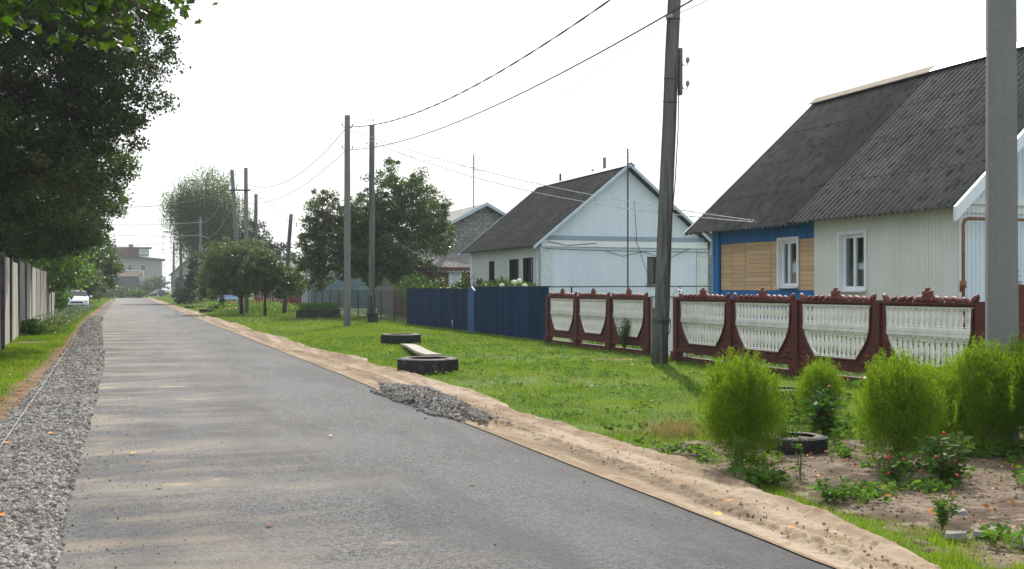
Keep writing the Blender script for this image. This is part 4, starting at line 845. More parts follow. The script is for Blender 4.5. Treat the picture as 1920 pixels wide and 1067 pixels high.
for y0, y1 in ((38.05, 38.12), (47.76, 47.8)):
    for sg in (-1, 1):
        mb = MB(); e_ = WX+sg*(WX-e2+.08); mb.prism([(e_, y0, ez2-.03), (WX, y0, WZ+.06), (WX, y0, WZ-.07), (e_, y0, ez2-.14)], (0, y1-y0, 0))
        mb.build('barge_board', M['trim_pale'], h2, world=True)
mb = MB()
for sg in (-1, 1): mb.prism([(WX, 38.0, WZ+.1), (WX+sg*.2, 38.0, WZ-.05), (WX+sg*.2, 38.0, WZ-.065), (WX, 38.0, WZ+.085)], (0, 9.8, 0))
mb.build('ridge_cap', M['tin'], h2, world=True)
for x, y, zt, r, mm in ((19.25, 42.6, 7.18, .075, 'pipe'), (19.4, 44.2, 6.85, .06, 'metal_grey'), (18.2, 45.0, 6.7, .05, 'metal_dark')):
    mb = MB(); mb.tube([(x, y, 5.4), (x, y, zt)], r, 8); mb.build('flue_pipe', M['concrete'] if mm == 'pipe' else M[mm], h2, world=True)
mb = MB(); mb.tube([(14.7, 38.42, 3.1), (14.7, 38.4, 2.9), (14.7, 38.4, .1)], .035, 6); mb.build('downpipe', M['metal_grey'], h2, world=True)
mb = MB()   # cables sagging across the gable wall
for pts in ([(14.9, 3.12), (16.5, 3.08), (18.9, 3.06), (21.8, 3.05)], [(15, 3.4), (15.8, 3.25), (17, 3.35)], [(17.4, 3.05), (18.1, 2.86), (18.9, 3.04)], [(18.9, 3.06), (20.0, 2.75), (21.0, 3.2)], [(18.6, 5.0), (18.7, 3.4), (19.3, 1.8)]):
    mb.tube([(x, 38.36, z) for x, z in pts], .012, 4)
mb.build('wall_cables', M['cable'], h2, world=True)
an = thing('antenna_mast', 'thin black antenna mast in front of the white gable', 'antenna', (17.0, 36.9, 0))
def mast(an, x, y, h, r, arms):
    mb = MB(); mb.tube([(x, y, 0), (x, y, h)], r, 6); mb.build('mast', M['metal_dark'], an, world=True)
    mb = MB()
    for (z, l, ax) in arms:
        d = (math.cos(ax)*l, math.sin(ax)*l); mb.tube([(x-d[0], y-d[1], z), (x+d[0], y+d[1], z)], .012, 4)
    mb.build('crossbars', M['metal_dark'], an, world=True)
mast(an, 17.95, 37.6, 6.9, .028, [(6.85-k*.1, .04+.02*(k % 2), 0) for k in range(9)])
an = thing('antenna_mast', 'tall pale television mast behind the grey block gable', 'antenna', (22.1, 71, 0))
mast(an, 21.95, 69.6, 10.6, .035, [(10.4-.12*k, .12, .4) for k in range(8)]+[(9.5, .9, 0.0), (8.7, .5, .5)])
# block outbuilding between the two houses
ob = thing('outbuilding', 'grey block outbuilding with dark roof behind the white house corner', 'outbuilding', (24.5, 43, 0))
mb = MB(); z = 0.05; r_ = 0
while z < 3.4:
    x = 22.0-(.2 if r_ % 2 else 0)
    while x < 27: mb.box(x+.008, x+.39, 41.0, 41.2, z, z+.19); x += .4
    z += .2; r_ += 1
mb.build('wall', M['brick_grey'], ob, world=True); mb = MB(); mb.box(22, 27, 41.1, 47, 0, 3.5); mb.build('core', M['mortar'], ob, world=True)
mb = MB(); mb.prism([(21.2, 40.6, 4.55), (24.5, 40.6, 3.6), (28.0, 40.6, 3.3), (28.0, 40.6, 3.2), (24.5, 40.6, 3.5), (21.2, 40.6, 4.0)], (0, 7, 0)); mb.build('roof', M['slate_dark'], ob, world=True)

# ------------------------------------------------------------------ grey block house and its annex behind the apple tree
h3 = thing('block_house', 'grey block gable house with blue edged roof behind the apple tree', 'house', (22.3, 73, 0))
mb = MB(); z = 0.; r_ = 0; HX, HZ = 22.3, 7.15
while z < 7.0:
    x = 16.9-(.2 if r_ % 2 else 0); hw_ = min(5.1, (HZ-.12-z-.19)/.53)
    while x < 27.6:
        if abs(x+.2-HX) < hw_: mb.box(x+.01, x+.385, 68.4, 68.55, z, z+.182)
        x += .4
    z += .2; r_ += 1
mb.build('wall', M['brick_grey'], h3, world=True)
mb = MB(); mb.prism([(17.2, 68.5, 0), (27.4, 68.5, 0), (27.4, 68.5, 4.4), (HX, 68.5, HZ-.1), (17.2, 68.5, 4.4)], (0, 9, 0)); mb.build('core', M['mortar'], h3, world=True)
mb = MB()
for sg in (-1, 1): mb.prism([(HX, 67.9, HZ+.05), (HX+sg*5.5, 67.9, HZ+.05-5.5*.53), (HX+sg*5.5, 67.9, HZ-.05-5.5*.53), (HX, 67.9, HZ-.05)], (0, 10, 0))
mb.build('roof', M['slate_pale'], h3, world=True)
mb = MB()
for sg in (-1, 1): mb.prism([(HX, 67.82, HZ+.1), (HX+sg*5.6, 67.82, HZ+.1-5.6*.53), (HX+sg*5.6, 67.82, HZ-.12-5.6*.53), (HX, 67.82, HZ-.12)], (0, .07, 0))
mb.build('barge_board', M['trim_pale'], h3, world=True)
ax_ = thing('brick_annex', 'low red brick annex with slate roof left of the white house', 'outbuilding', (19, 64, 0))
mb = MB(); mb.box(16.2, 20.0, 62.5, 68, 0, 2.9); mb.build('wall', M['brick_red'], ax_, world=True)
corrugated('roof', (16.0, 67.9, 4.0), (1, 0, 0), (0, -.97, -.24), 5.4, 5.9, 3, ax_, M['slate_pale'], wave=.3, amp=.05)
window(Frame((16.2, 62.5, 0), (1, 0, 0), (0, -1, 0)), ax_, 2.0, 2.7, 1.5, 2.6, d=.0, cols=1, gm='glass_bright', surround=.05, reveal=-.04)
mb = MB(); mb.rbox(18.85, 66, .33, .33, 0.0, 6.6); mb.rbox(18.85, 66, .45, .45, 6.6, 6.75); mb.build('chimney', M['brick_grey'], ax_, world=True)
# shed, teal fence and maroon gate by the chain-link fence
sh = thing('grey_shed', 'low shed with pale corrugated roof beyond the garden trees', 'shed', (13, 95, 0))
mb = MB(); mb.box(11.0, 16.0, 92.5, 98, 0, 2.5); mb.build('wall', M['brick_far'], sh, world=True)
corrugated('roof', (10.6, 97.0, 4.1), (1, 0, 0), (0, -.95, -.31), 5.8, 5.2, 2, sh, M['slate_pale'], wave=.35, amp=.06)
tf = thing('teal_fence', 'teal board fence behind the chain-link fence', 'fence', (15, 84, 0))
mb = MB(); ft = Frame((13.6, 85, 0), (.9, -.43, 0), (-.43, -.9, 0)); boards(ft, mb, 0, 9, .1, 2.5, .2, jit=.01); mb.build('boards', M['teal'], tf, world=True)
for z_ in (.5, 1.9): mb = MB(); ft.box(mb, 0, 9, .02, .06, z_, z_+.1); mb.build('rail', M['teal'], tf, world=True)
mg = thing('maroon_gate', 'rust-red board gate left of the teal fence', 'gate', (12.4, 84, 0))
mb = MB(); fg = Frame((11.75, 84.5, 0), (.97, -.22, 0), (-.22, -.97, 0)); boards(fg, mb, .1, .9, .1, 2.5, .16, jit=.01); mb.build('boards', M['maroon_gate'], mg, world=True)
for s in (0.0, 1.0): mb = MB(); fg.box(mb, s-.08, s+.08, -.08, .08, 0, 2.75); mb.build('post', M['maroon_gate'], mg, world=True)
lo = thing('maroon_gate', 'low maroon picket section behind the small garden trees', 'gate', (9.8, 88, 0))
mb = MB(); fl_ = Frame((10.2, 90, 0), (1, 0, 0), (0, -1, 0)); boards(fl_, mb, 0, 2.2, .05, 1.3, .22, gap=.08, jit=.01); mb.build('boards', M['maroon_gate'], lo, world=True)

# far end of the street
bn = thing('barn', 'barn with dark lower roof and brown upper roof closing the street', 'barn', (-.5, 268, 0))
mb = MB(); mb.box(-5.5, 4.5, 266, 275, -.5, 2.0); mb.prism([(4.5, 265.4, 1.6), (4.5, 277, 1.6), (4.5, 274, 5.3), (4.5, 270, 6.0), (4.5, 267.5, 4.6)], (-.2, 0, 0)); mb.build('wall', M['brick_far'], bn, world=True)
mb = MB(); mb.prism([(-6, 265.0, 1.7), (4.2, 265.0, 1.7), (3.3, 267.4, 4.5), (-6, 267.4, 4.5)], (0, .15, -.1)); o = mb.build('roof', M['slate_dark'], bn, world=True); o['label'] = 'dark lower roof slope'
mb = MB(); mb.prism([(-6, 267.3, 4.55), (3.4, 267.3, 4.55), (4.7, 270.0, 5.9), (-6, 270.0, 5.7)], (0, .1, -.12)); o = mb.build('roof', M['brown_roof'], bn, world=True); o['label'] = 'brown upper roof slope'
mb = MB(); mb.box(-6, 4.7, 269.9, 270.15, 5.75, 5.98); mb.build('ridge_cap', M['tin'], bn, world=True)
mb = MB(); mb.box(-1.6, .8, 265.85, 265.98, -.5, 1.6); mb.build('door', M['band'], bn, world=True)
mb = MB(); mb.box(4.8, 7.6, 266.4, 266.6, -.3, 1.9); o = mb.build('gate', M['brown_board'], bn, world=True)
bh = thing('large_house', 'large pale brick house with brown roof and glazed dormer behind the barn', 'house', (4, 300, 0))
FH = Frame((-6, 300, 0), (1, 0, 0), (0, -1, 0))
def px2(x): return x
mb = MB(); mb.prism([(-3.0, 300, 0), (9.6, 300, 0), (9.6, 300, 9.2), (-.6, 300, 9.8), (-3.6, 300, 7.0)], (0, 10, 0)); mb.build('wall', M['brick_far'], bh, world=True)
mb = MB(); mb.prism([(-1.6, 299.2, 9.75), (10.4, 299.2, 9.15), (10.4, 299.2, 9.4), (6, 299.2, 9.85), (-1.2, 299.2, 10.3)], (0, 11, 0))
mb.prism([(-4.6, 299.6, 12.4), (2.2, 299.6, 12.4), (3.4, 299.6, 10.1), (-1.6, 299.6, 10.1)], (0, 9, 0)); mb.prism([(-4.5, 299.4, 6.2), (-3.4, 299.4, 6.2), (-.9, 299.4, 9.9), (-3.6, 299.4, 9.9)], (0, 10, 0)); mb.build('roof', M['brown_roof'], bh, world=True)
mb = MB(); mb.prism([(-3.4, 299.2, 11.8), (-2.9, 299.2, 11.8), (-1.0, 299.2, 10.0), (-2.0, 299.2, 9.9)], (0, .15, 0)); mb.build('barge_board', M['tin'], bh, world=True)
mb = MB(); mb.box(1.2, 3.8, 298.6, 304, 10.1, 12.1); mb.build('dormer', M['brick_red'], bh, world=True)
mb = MB(); mb.box(3.8, 6.3, 298.7, 303, 10.1, 10.6); mb.box(3.8, 3.95, 298.7, 298.9, 10.6, 11.9); mb.box(5.0, 5.1, 298.7, 298.9, 10.6, 11.9); mb.box(6.15, 6.3, 298.7, 298.9, 10.6, 11.9); mb.build('dormer_frame', M['brick_far'], bh, world=True)
mb = MB(); mb.box(3.95, 6.15, 298.8, 298.85, 10.6, 11.9); mb.build('dormer_pane', M['glass_bright'], bh, world=True)
mb = MB(); mb.box(1.9, 7.0, 298.0, 305, 12.15, 12.4); mb.build('dormer_roof', M['slate_dark'], bh, world=True)
mb = MB(); mb.rbox(1.9, 298.3, 1.1, .8, 9.9, 13.1); mb.build('chimney', M['brick_red'], bh, world=True)
for x in (2.0, 5.2): window(FH, bh, x+5.2, x+6.2, 6.2, 8.0, cols=2, surround=.0, gm='glass_dark', sill=False, reveal=-.06)
fh = thing('far_gable_house', 'grey gabled house left of the weeping birch', 'house', (14, 210, 0))
mb = MB(); mb.prism([(8.6, 210, 0), (17, 210, 0), (17, 210, 6.6), (12.6, 210, 8.2), (8.6, 210, 4.6)], (0, 9, 0)); mb.build('wall', M['brick_far'], fh, world=True)
mb = MB(); mb.prism([(8.2, 209.5, 4.3), (12.6, 209.5, 8.35), (12.6, 209.5, 8.1), (8.2, 209.5, 4.1)], (0, 10, 0)); mb.prism([(17.4, 209.5, 6.3), (12.6, 209.5, 8.35), (12.6, 209.5, 8.1), (17.4, 209.5, 6.1)], (0, 10, 0)); mb.build('roof', M['slate_dark'], fh, world=True)

# ------------------------------------------------------------------ left concrete wall
cw = thing('concrete_wall', 'tall weathered concrete panel wall under the trees on the left', 'wall', (-3.0, 33, 0))
def wx(y): return -3.05-(y-33)*.0265
yy_ = 23.3; k = 0
while yy_ < 76:
    L_ = 3.85; a, b_ = yy_+.12, yy_+L_; off = rnd.uniform(-.03, .03); hh = 2.5+rnd.uniform(-.08, .1)
    mb = MB(); mb.hexa([(wx(a)+off-.14, a, 0), (wx(a)+off, a, 0), (wx(b_)+off+rnd.uniform(0, .04), b_, 0), (wx(b_)+off-.14, b_, 0), (wx(a)+off-.14, a, hh), (wx(a)+off, a, hh), (wx(b_)+off, b_, hh), (wx(b_)+off-.14, b_, hh)])
    mb.build('panel', M['whitewash' if k % 3 != 1 else 'concrete_old'], cw, world=True)
    mb = MB(); mb.box(wx(yy_)-.2, wx(yy_)+.035+.03*rnd.random()+.05*(k == 2), yy_-.13, yy_+.115, 0, hh+.05); mb.build('post', M['concrete_shaded'], cw, world=True)
    yy_ += 4.0; k += 1

# ------------------------------------------------------------------ blue board fence
bf = thing('blue_fence', 'dark blue board fence between the apple tree and the maroon fence', 'fence', (12.2, 40, 0))
FB = Frame((12.2, 31.0, 0), (0, 1, 0), (-1, 0, 0))
for (s0, s1, zt, zz) in ((.0, 7.35, 1.66, .03), (8.15, 10.4, 1.58, .0), (10.45, 17.7, 1.6, .02)):
    mb = MB(); boards(FB, mb, s0, s1, .02, zt, .095, jit=.006, gap=.006, d0=zz, th=.02); mb.build('board_panel', M['blue_fence'], bf, world=True)
    mb = MB(); FB.box(mb, s0-.02, s1+.02, zz-.04, zz+.045, zt+.002, zt+.035); FB.box(mb, s0, s1, zz-.06, zz-.01, .4, .5); FB.box(mb, s0, s1, zz-.06, zz-.01, 1.3, 1.4); mb.build('rail', M['blue_fence'], bf, world=True)
mb = MB(); mb.prism([FB.p(7.36, .02, .02), FB.p(8.14, .02, .02), FB.p(8.14, .02, 1.55), FB.p(7.75, .02, 1.70), FB.p(7.36, .02, 1.55)], (-.07, 0, 0)); mb.build('gate_post', M['blue_mid'], bf, world=True)['label'] = 'brighter blue peaked post'
# ------------------------------------------------------------------ maroon concrete fence with white balusters
PZ0, PZ1 = .24, 1.38
def ucut(W):       # half width of the white window at height z
    hw_ = W/2-.17
    def f(z):
        if z >= 1.33 or z <= .40: return 0
        t = (z-.40)/(1.33-.40); return hw_*(.60+.35*math.sin(min(1, t/.62)*math.pi/2)+.05*t)
    return f
def make_panel(W, parent, loc):
    f = ucut(W); c = W/2; mb = MB(); 
    mb.box(.06, W-.06, -.03, .03, PZ0, .40); mb.box(.06, W-.06, -.03, .03, 1.332, PZ1)
    mb.box(.06, W-.06, -.06, -.031, PZ0-.03, PZ0+.06); mb.box(.03, W-.03, -.07, .05, PZ1-.012, PZ1+.02)
    for i in range(16):
        z0, z1 = .40+.93*i/16, .40+.93*(i+1)/16; a0, a1 = f(z0+.001), f(z1-.001)
        for sg in (-1, 1):
            e = .06 if sg < 0 else W-.06
            p = [(e, -.03, z0), (c+sg*a0, -.03, z0), (c+sg*a0, .03, z0), (e, .03, z0), (e, -.03, z1), (c+sg*a1, -.03, z1), (c+sg*a1, .03, z1), (e, .03, z1)]
            mb.hexa(p)
    z = PZ0+.07; r_ = 0     # rough stone relief
    while z < 1.3:
        x = .08+(.09 if r_ % 2 else 0)
        while x < W-.2:
            xm, zm = x+.08, z+.05; hw_ = f(zm); 
            if min(abs(x-c), abs(x+.165-c)) > max(f(z), f(z+.095), f(zm))+.012 or z+.095 < .4:
                mb.add([(x, -.03, z), (x+.165, -.03, z), (x+.165, -.03, z+.095), (x, -.03, z+.095), (x+.03, -.044, z+.02), (x+.135, -.041, z+.02), (x+.135, -.045, z+.075), (x+.03, -.041, z+.075)], [(0, 1, 5, 4), (1, 2, 6, 5), (2, 3, 7, 6), (3, 0, 4, 7), (4, 5, 6, 7)])
            x += .18
        z += .105; r_ += 1
    rim = [(c+sg*f(z), -.045, z) for sg, zs_ in ((-1, np.linspace(1.32, .405, 20)), (1, np.linspace(.405, 1.32, 20))) for z in zs_]
    mb.tube(rim, .022, 6)
    pn = mb.build('panel', M['maroon'], parent); pn.location = loc
    wb = MB()
    def row(z0, z1, n, r):
        xs_ = [c-(W/2-.17)+(W-.34)*(i+.5)/n for i in range(n)]
        for x in xs_:
            lo = z0
            while f(lo+.001) < abs(x-c)-.05 and lo < z1: lo += .02
            if z1-lo < .08: continue
            H_ = z1-lo; prof = [(0, 1.), (.06, 1.), (.08, .55), (.12, .9), (.15, .5), (.5, .88), (.8, .5), (.84, .95), (.87, .5), (.92, 1.), (1, 1.)]
            wb.tube([(x, .02, z0+(z1-z0)*a) for a, _ in prof if z0+(z1-z0)*a >= lo-.03], [r*b_ for a, b_ in prof if z0+(z1-z0)*a >= lo-.03], 8, caps=False)
    row(.40, .88, 16, .042); row(.99, 1.335, 16, .044)
    for i in range(20):
        z0, z1 = .402+.925*i/20, .402+.925*(i+1)/20; a0, a1 = f(z0), f(z1)
        for sg in (-1, 1):
            wb.hexa([(c+sg*(a0-.055), -.024, z0), (c+sg*(a0+.004), -.024, z0), (c+sg*(a0+.004), .029, z0), (c+sg*(a0-.055), .029, z0), (c+sg*(a1-.055), -.024, z1), (c+sg*(a1+.004), -.024, z1), (c+sg*(a1+.004), .029, z1), (c+sg*(a1-.055), .029, z1)])
    for (z0, z1) in ((.88, .932), (.938, .99)):
        h_ = f((z0+z1)/2)-.003; wb.box(c-h_, c+h_, -.045+.006*(z0 > .92), .035, z0, z1)
    wb.box(c-f(.43)+.02, c+f(.43)-.02, -.028, .028, .402, .43); wb.box(c-(W/2-.18), c+(W/2-.18), -.026, .026, 1.305, 1.33)
    wb.build('baluster_screen', M['baluster'], pn, smooth=False)
    cb = MB(); z = PZ1+.02
    for sg in (-1, 1):
        for (x, l, h_, rot) in ((.22, .15, .07, .35), (.42, .12, .055, .5), (.6, .15, .06, .35), (.78, .1, .045, .5), (.95, .15, .07, -.8)):
            if x < W/2-.02: cb.lump((c+sg*x*(W/2.25), -.0, z+.035), (l*.85, .05, h_*.8), 8, 5, rot=-sg*rot)
    for (x, zz, r) in ((0, .13, .06), (-.06, .10, .045), (.06, .10, .045), (0, .19, .035), (-.04, .05, .05), (.04, .05, .05), (-.11, .04, .05), (.11, .04, .05), (-.075, .15, .028), (.075, .15, .028)): cb.lump((c+x, -.01, z+zz), (r*1.25, .045, r*1.2), 8, 5)
    cb.build('crest', M['maroon_light'], pn, smooth=True)
    return pn
def conc_fence(label, x0, y0, x1, y1, n, z0=0.0):
    L_ = math.hypot(x1-x0, y1-y0); W = L_/n; rz = math.atan2(y1-y0, x1-x0)
    root = thing('concrete_fence', label, 'fence', (x0, y0, z0), rz)
    p0 = make_panel(W, root, (0, 0, 0))
    for i in range(1, n):
        c = p0.copy(); COL.objects.link(c); c.parent = root; c.location = (i*W, 0, 0)
        for ch in p0.children: d = ch.copy(); COL.objects.link(d); d.parent = c
    mb = MB(); mb.rbox(0, 0, .17, .15, -.05, 1.42); mb.rbox(0, -.02, .24, .19, -.05, .22); post = mb.build('post', M['maroon'], root)
    for i in range(1, n+1): c = post.copy(); COL.objects.link(c); c.parent = root; c.location = (i*W, 0, 0)
    mb = MB(); mb.box(.085, W-.085, -.06, .05, -.05, .12); bb_ = mb.build('base_beam', M['maroon'], root)
    for i in range(1, n): c = bb_.copy(); COL.objects.link(c); c.parent = root; c.location = (i*W, 0, 0)
    mb = MB()
    return root
# local -y of the fence must face the road (-x world): run from far to near
conc_fence('maroon fence of three panels with white balusters beside the blue fence', 11.85, 30.2, 11.9, 23.75, 3)
conc_fence('maroon fence of four panels with white balusters behind the kochia bushes', 11.6, 21.75, 11.6, 12.55, 4)
gt = thing('white_gate', 'plain white sheet gate behind the leaning wooden pole', 'gate', (11.9, 22.7, 0))
mb = MB(); mb.box(11.92, 11.95, 21.9, 23.6, .08, 1.42); mb.build('sheet', M['white'], gt, world=True)
mb = MB(); [mb.tube([(11.9, a, .05), (11.9, a, 1.45)], .02, 6) for a in (21.88, 23.62)]; mb.tube([(11.9, 21.9, 1.43), (11.9, 23.6, 1.43)], .02, 6)
mb.tube([(11.9, 22.0, 1.43), (11.9, 22.1, 1.56), (11.9, 22.3, 1.6), (11.9, 22.5, 1.5), (11.9, 22.55, 1.43)], .008, 5); mb.build('frame', M['metal_grey'], gt, world=True)
rg = thing('red_gate', 'dark red solid gate right of the grey concrete pole', 'gate', (11.6, 11.5, 0))
mb = MB(); mb.box(11.58, 11.62, 10.2, 12.3, .1, 1.66); mb.build('sheet', M['maroon_gate'], rg, world=True)
for y_ in (12.38, 10.15): mb = MB(); mb.rbox(11.6, y_, .1, .1, 0, 1.7); mb.build('post', M['maroon_gate'], rg, world=True)
rf = thing('pipe_rail_fence', 'thin grey pipe railing crossing the yard before the white gable', 'fence', (15.5, 32, 0))
mb = MB(); mb.tube([(12.4, 32, 1.67), (19.5, 32, 1.70)], .02, 6); mb.build('rail', M['metal_dark'], rf, world=True)
for x in (13.32, 15.3, 17.15, 19.0): mb = MB(); mb.tube([(x, 32, 0), (x, 32, 1.66)], .028, 6); mb.build('post', M['metal_dark'], rf, world=True)
# chain-link
cf = thing('chain_link_fence', 'rusty chain-link fence in front of the apple tree', 'fence', (12.35, 63, 0))
mb = MB(); L_ = 29; H_ = 1.45
for i in range(int((L_+H_)/.09)):
    for sg in (1, -1):
        s = i*.09-(H_ if sg > 0 else 0); a, b_ = (s, s+H_) if sg > 0 else (s, s-H_)
        za, zb = 0.05, .05+H_
        s0, s1 = a, b_
        if s0 < 0: za += (0-s0)*1; s0 = 0
        if s0 > L_: continue
        if s1 > L_: zb -= (s1-L_); s1 = L_
        if s1 < 0: zb += s1; s1 = 0
        if zb <= za: continue
        mb.tube([(12.35+.004*sg, 49+s0, za), (12.35+.004*sg, 49+s1, zb)], .0028, 3, caps=False)
mb.build('wire_mesh', M['metal_dark'], cf, world=True)
mb = MB(); mb.tube([(12.35, 49, 1.52), (12.35, 78, 1.52)], .02, 6); mb.build('rail', M['metal_dark'], cf, world=True)
for i in range(11): mb = MB(); mb.tube([(12.36, 49+i*2.9, -.02), (12.36, 49+i*2.9, 1.56)], .035, 6); mb.build('post', M['metal_dark'], cf, world=True)

# ------------------------------------------------------------------ poles
def conc_pole(label, x, y, h, w0, w1, rz=.5, lean=(0, 0), z0=0., group='grey concrete power poles', hooks=()):
    root = thing('concrete_pole', label, 'power pole', (x, y, z0), 0, group); mb = MB(); n = 8
    def ring(w_, z, ox, oy):
        k = w_/2; c = k*.72; P = [(k, -c*.6), (k, c*.6), (c*.7, k*.85), (-c*.7, k*.85), (-k, c*.6), (-k, -c*.6), (-c*.7, -k*.85), (c*.7, -k*.85)]
        return [(ox+a*math.cos(rz)-b*math.sin(rz), oy+a*math.sin(rz)+b*math.cos(rz), z) for a, b in P]
    V = ring(w0, -.1, 0, 0)+ring(w1, h, lean[0], lean[1]); mb.add(V, [tuple(range(8))[::-1], tuple(range(8, 16))]+[(i, (i+1) % 8, 8+(i+1) % 8, 8+i) for i in range(8)])
    mb.build('shaft', M['concrete'], root)
    for hz in hooks:
        q = MB(); f = hz/h; ox, oy = lean[0]*f, lean[1]*f
        q.tube([(ox, oy, hz), (ox-.18, oy, hz-.02), (ox-.22, oy, hz+.06)], .014, 5); q.tube([(ox, oy, hz), (ox+.18, oy, hz-.02), (ox+.22, oy, hz+.06)], .014, 5)
        ho = q.build('hook', M['metal_dark'], root); q = MB()
        for sg in (-1, 1): q = MB(); q.lump((ox+sg*.22, oy, hz+.1), (.035, .035, .055), 7, 5); q.build('insulator', M['porcelain'], ho)
    return root
conc_pole('thick grey concrete pole at the right edge, its top out of frame', 8.31, 8.75, 9.6, .30, .22, rz=-.55, group=None)
conc_pole('straight grey concrete pole in front of the big apple tree', 9.06, 46.74, 9.05, .29, .22, rz=-.4, hooks=(7.6, 8.55))
conc_pole('right grey concrete pole of the linked pair', 7.55, 72.8, 9.45, .30, .22, rz=-.3, lean=(-.06, 0))
conc_pole('left leaning grey concrete pole of the linked pair', 7.25, 73.0, 9.3, .30, .22, rz=-.3, lean=(-.62, 0), hooks=(7.3, 9.0))
conc_pole('slim pale concrete pole in front of the weeping birch', 7.3, 114, 8.7, .3, .2, z0=.1, hooks=(7.0, 8.3))
conc_pole('farthest pale concrete pole beside the dark car', 6.45, 155, 7.6, .36, .22, z0=.25)
def wood_pole(label, x, y, h, r0, r1, lean=(0, 0), z0=0, name='wooden_pole', hooks=(), cat='power pole', group='dark wooden power poles', mat='wood_old'):
    root = thing(name, label, cat, (x, y, z0), 0, group); mb = MB(); n = 7
    pts = [(lean[0]*i/n+.012*math.sin(i*2.1), lean[1]*i/n+.012*math.cos(i*1.7), -.1+(h+.1)*i/n) for i in range(n+1)]
    mb.tube(pts, [r0+(r1-r0)*i/n for i in range(n+1)], 12); mb.build('shaft', M[mat], root, smooth=True)
    for hz, sg in hooks:
        f = hz/h; ox, oy = lean[0]*f, lean[1]*f; q = MB(); q.tube([(ox, oy, hz), (ox+sg*.2, oy, hz-.04), (ox+sg*.24, oy, hz+.05)], .012, 5); ho = q.build('hook', M['metal_dark'], root)
        q = MB(); q.lump((ox+sg*.24, oy, hz+.1), (.035, .035, .05), 7, 5); q.build('insulator', M['porcelain'], ho)
    return root
p2 = wood_pole('thick leaning wooden pole in front of the white gate', 10.76, 21.0, 9.2, .165, .135, lean=(.40, -.05), group=None)
mb = MB(); mb.rbox(.02, 0, .25, .25, -.05, 1.2, .5, .97); mb.build('footing', M['wood_old'], p2)['label'] = 'dark squared stub at the base'
mb = MB()
for z in (.92, .97, 2.25, 5.6, 6.1, 7.38):
    f = z/9.2; r = .152 if z > 2 else .2; pts = [(.40*f+math.cos(a)*r, -.05*f+math.sin(a)*r, z+.03*math.sin(a)) for a in np.linspace(0, 2*math.pi, 15)]; mb.tube(pts, .011, 4, caps=False)
mb.build('wire_ties', M['cable'], p2)
mb = MB(); mb.tube([(.17, -.16, 1.9), (.2, -.17, 3.0), (.3, -.16, 3.9), (.38, -.14, 5.0), (.42, -.1, 6.2)], .012, 5); mb.tube([(-.1, -.22, .3), (.15, -.2, .7), (.22, -.1, .95), (-.05, -.24, .9), (-.12, -.2, 1.5), (.12, -.19, 2.2)], .01, 5); mb.build('down_cable', M['cable'], p2)
mb = MB(); mb.box(.43, .50, -.12, -.02, 5.75, 6.75); br = mb.build('bracket_board', M['wood_old'], p2)
for z in (5.9, 6.4):
    q = MB(); q.tube([(.48, -.07, z+.1), (.53, -.1, z-.02), (.6, -.12, z-.03), (.62, -.12, z+.05)], .01, 5); ho = q.build('hook', M['metal_dark'], br)
    q = MB(); q.lump((.62, -.12, z+.1), (.045, .045, .07), 8, 6); q.build('insulator', M['porcelain'], br)
mb = MB(); mb.box(.10, .22, -.22, -.1, 7.35, 7.43); mb.build('clamp', M['metal_grey'], p2)
p4 = wood_pole('dark wooden pole beside the straight concrete one', 11.17, 51.55, 9.4, .16, .125, hooks=((8.45, -1), (8.45, 1)))
mb = MB(); mb.rbox(.0, 0, .28, .28, -.05, 1.3, .3, .95); mb.build('footing', M['tar'], p4)
mb = MB(); mb.tube([(-.05, 0, 9.4), (-.06, 0, 9.65)], .01, 5); mb.build('top_pin', M['metal_grey'], p4); mb = MB(); mb.tube([(.06, 0, 9.4), (.06, 0, 9.6)], .01, 5); mb.lump((.06, 0, 9.66), (.04, .04, .06), 7, 5); mb.build('top_pin', M['metal_grey'], p4)
wood_pole('short tilted wooden pole left of the apple tree', 9.9, 72.5, 6.5, .15, .12, lean=(.45, 0), hooks=((6.1, 1), (6.1, -1)))
wood_pole('wooden pole just right of the linked concrete pair', 9.1, 81.5, 8.5, .16, .12, hooks=((7.3, 1), (7.3, -1), (8.1, 1)))
lp = wood_pole('distant wooden lamp pole left of the birch', 6.5, 135, 8.6, .19, .15, lean=(-.15, 0), z0=.2, name='street_lamp', cat='street lamp', group=None)
mb = MB(); mb.tube([(-.15, 0, 7.4), (-.9, -.2, 7.9), (-1.6, -.4, 8.1)], .035, 6); mb.build('arm', M['metal_grey'], lp); mb = MB(); mb.lump((-1.8, -.45, 8.1), (.32, .12, .09), 8, 5); mb.build('lamp_head', M['metal_grey'], lp)
wood_pole('thin far wooden pole left of the lamp pole', 7.2, 172, 8.2, .16, .13)
cb_ = thing('cross_brace', 'metal bar joining the linked pair of concrete poles', 'brace', (7.2, 72.8, 8.0)); mb = MB(); mb.box(-.75, .55, -.2, -.1, -.06, .03); mb.build('bar', M['metal_dark'], cb_)

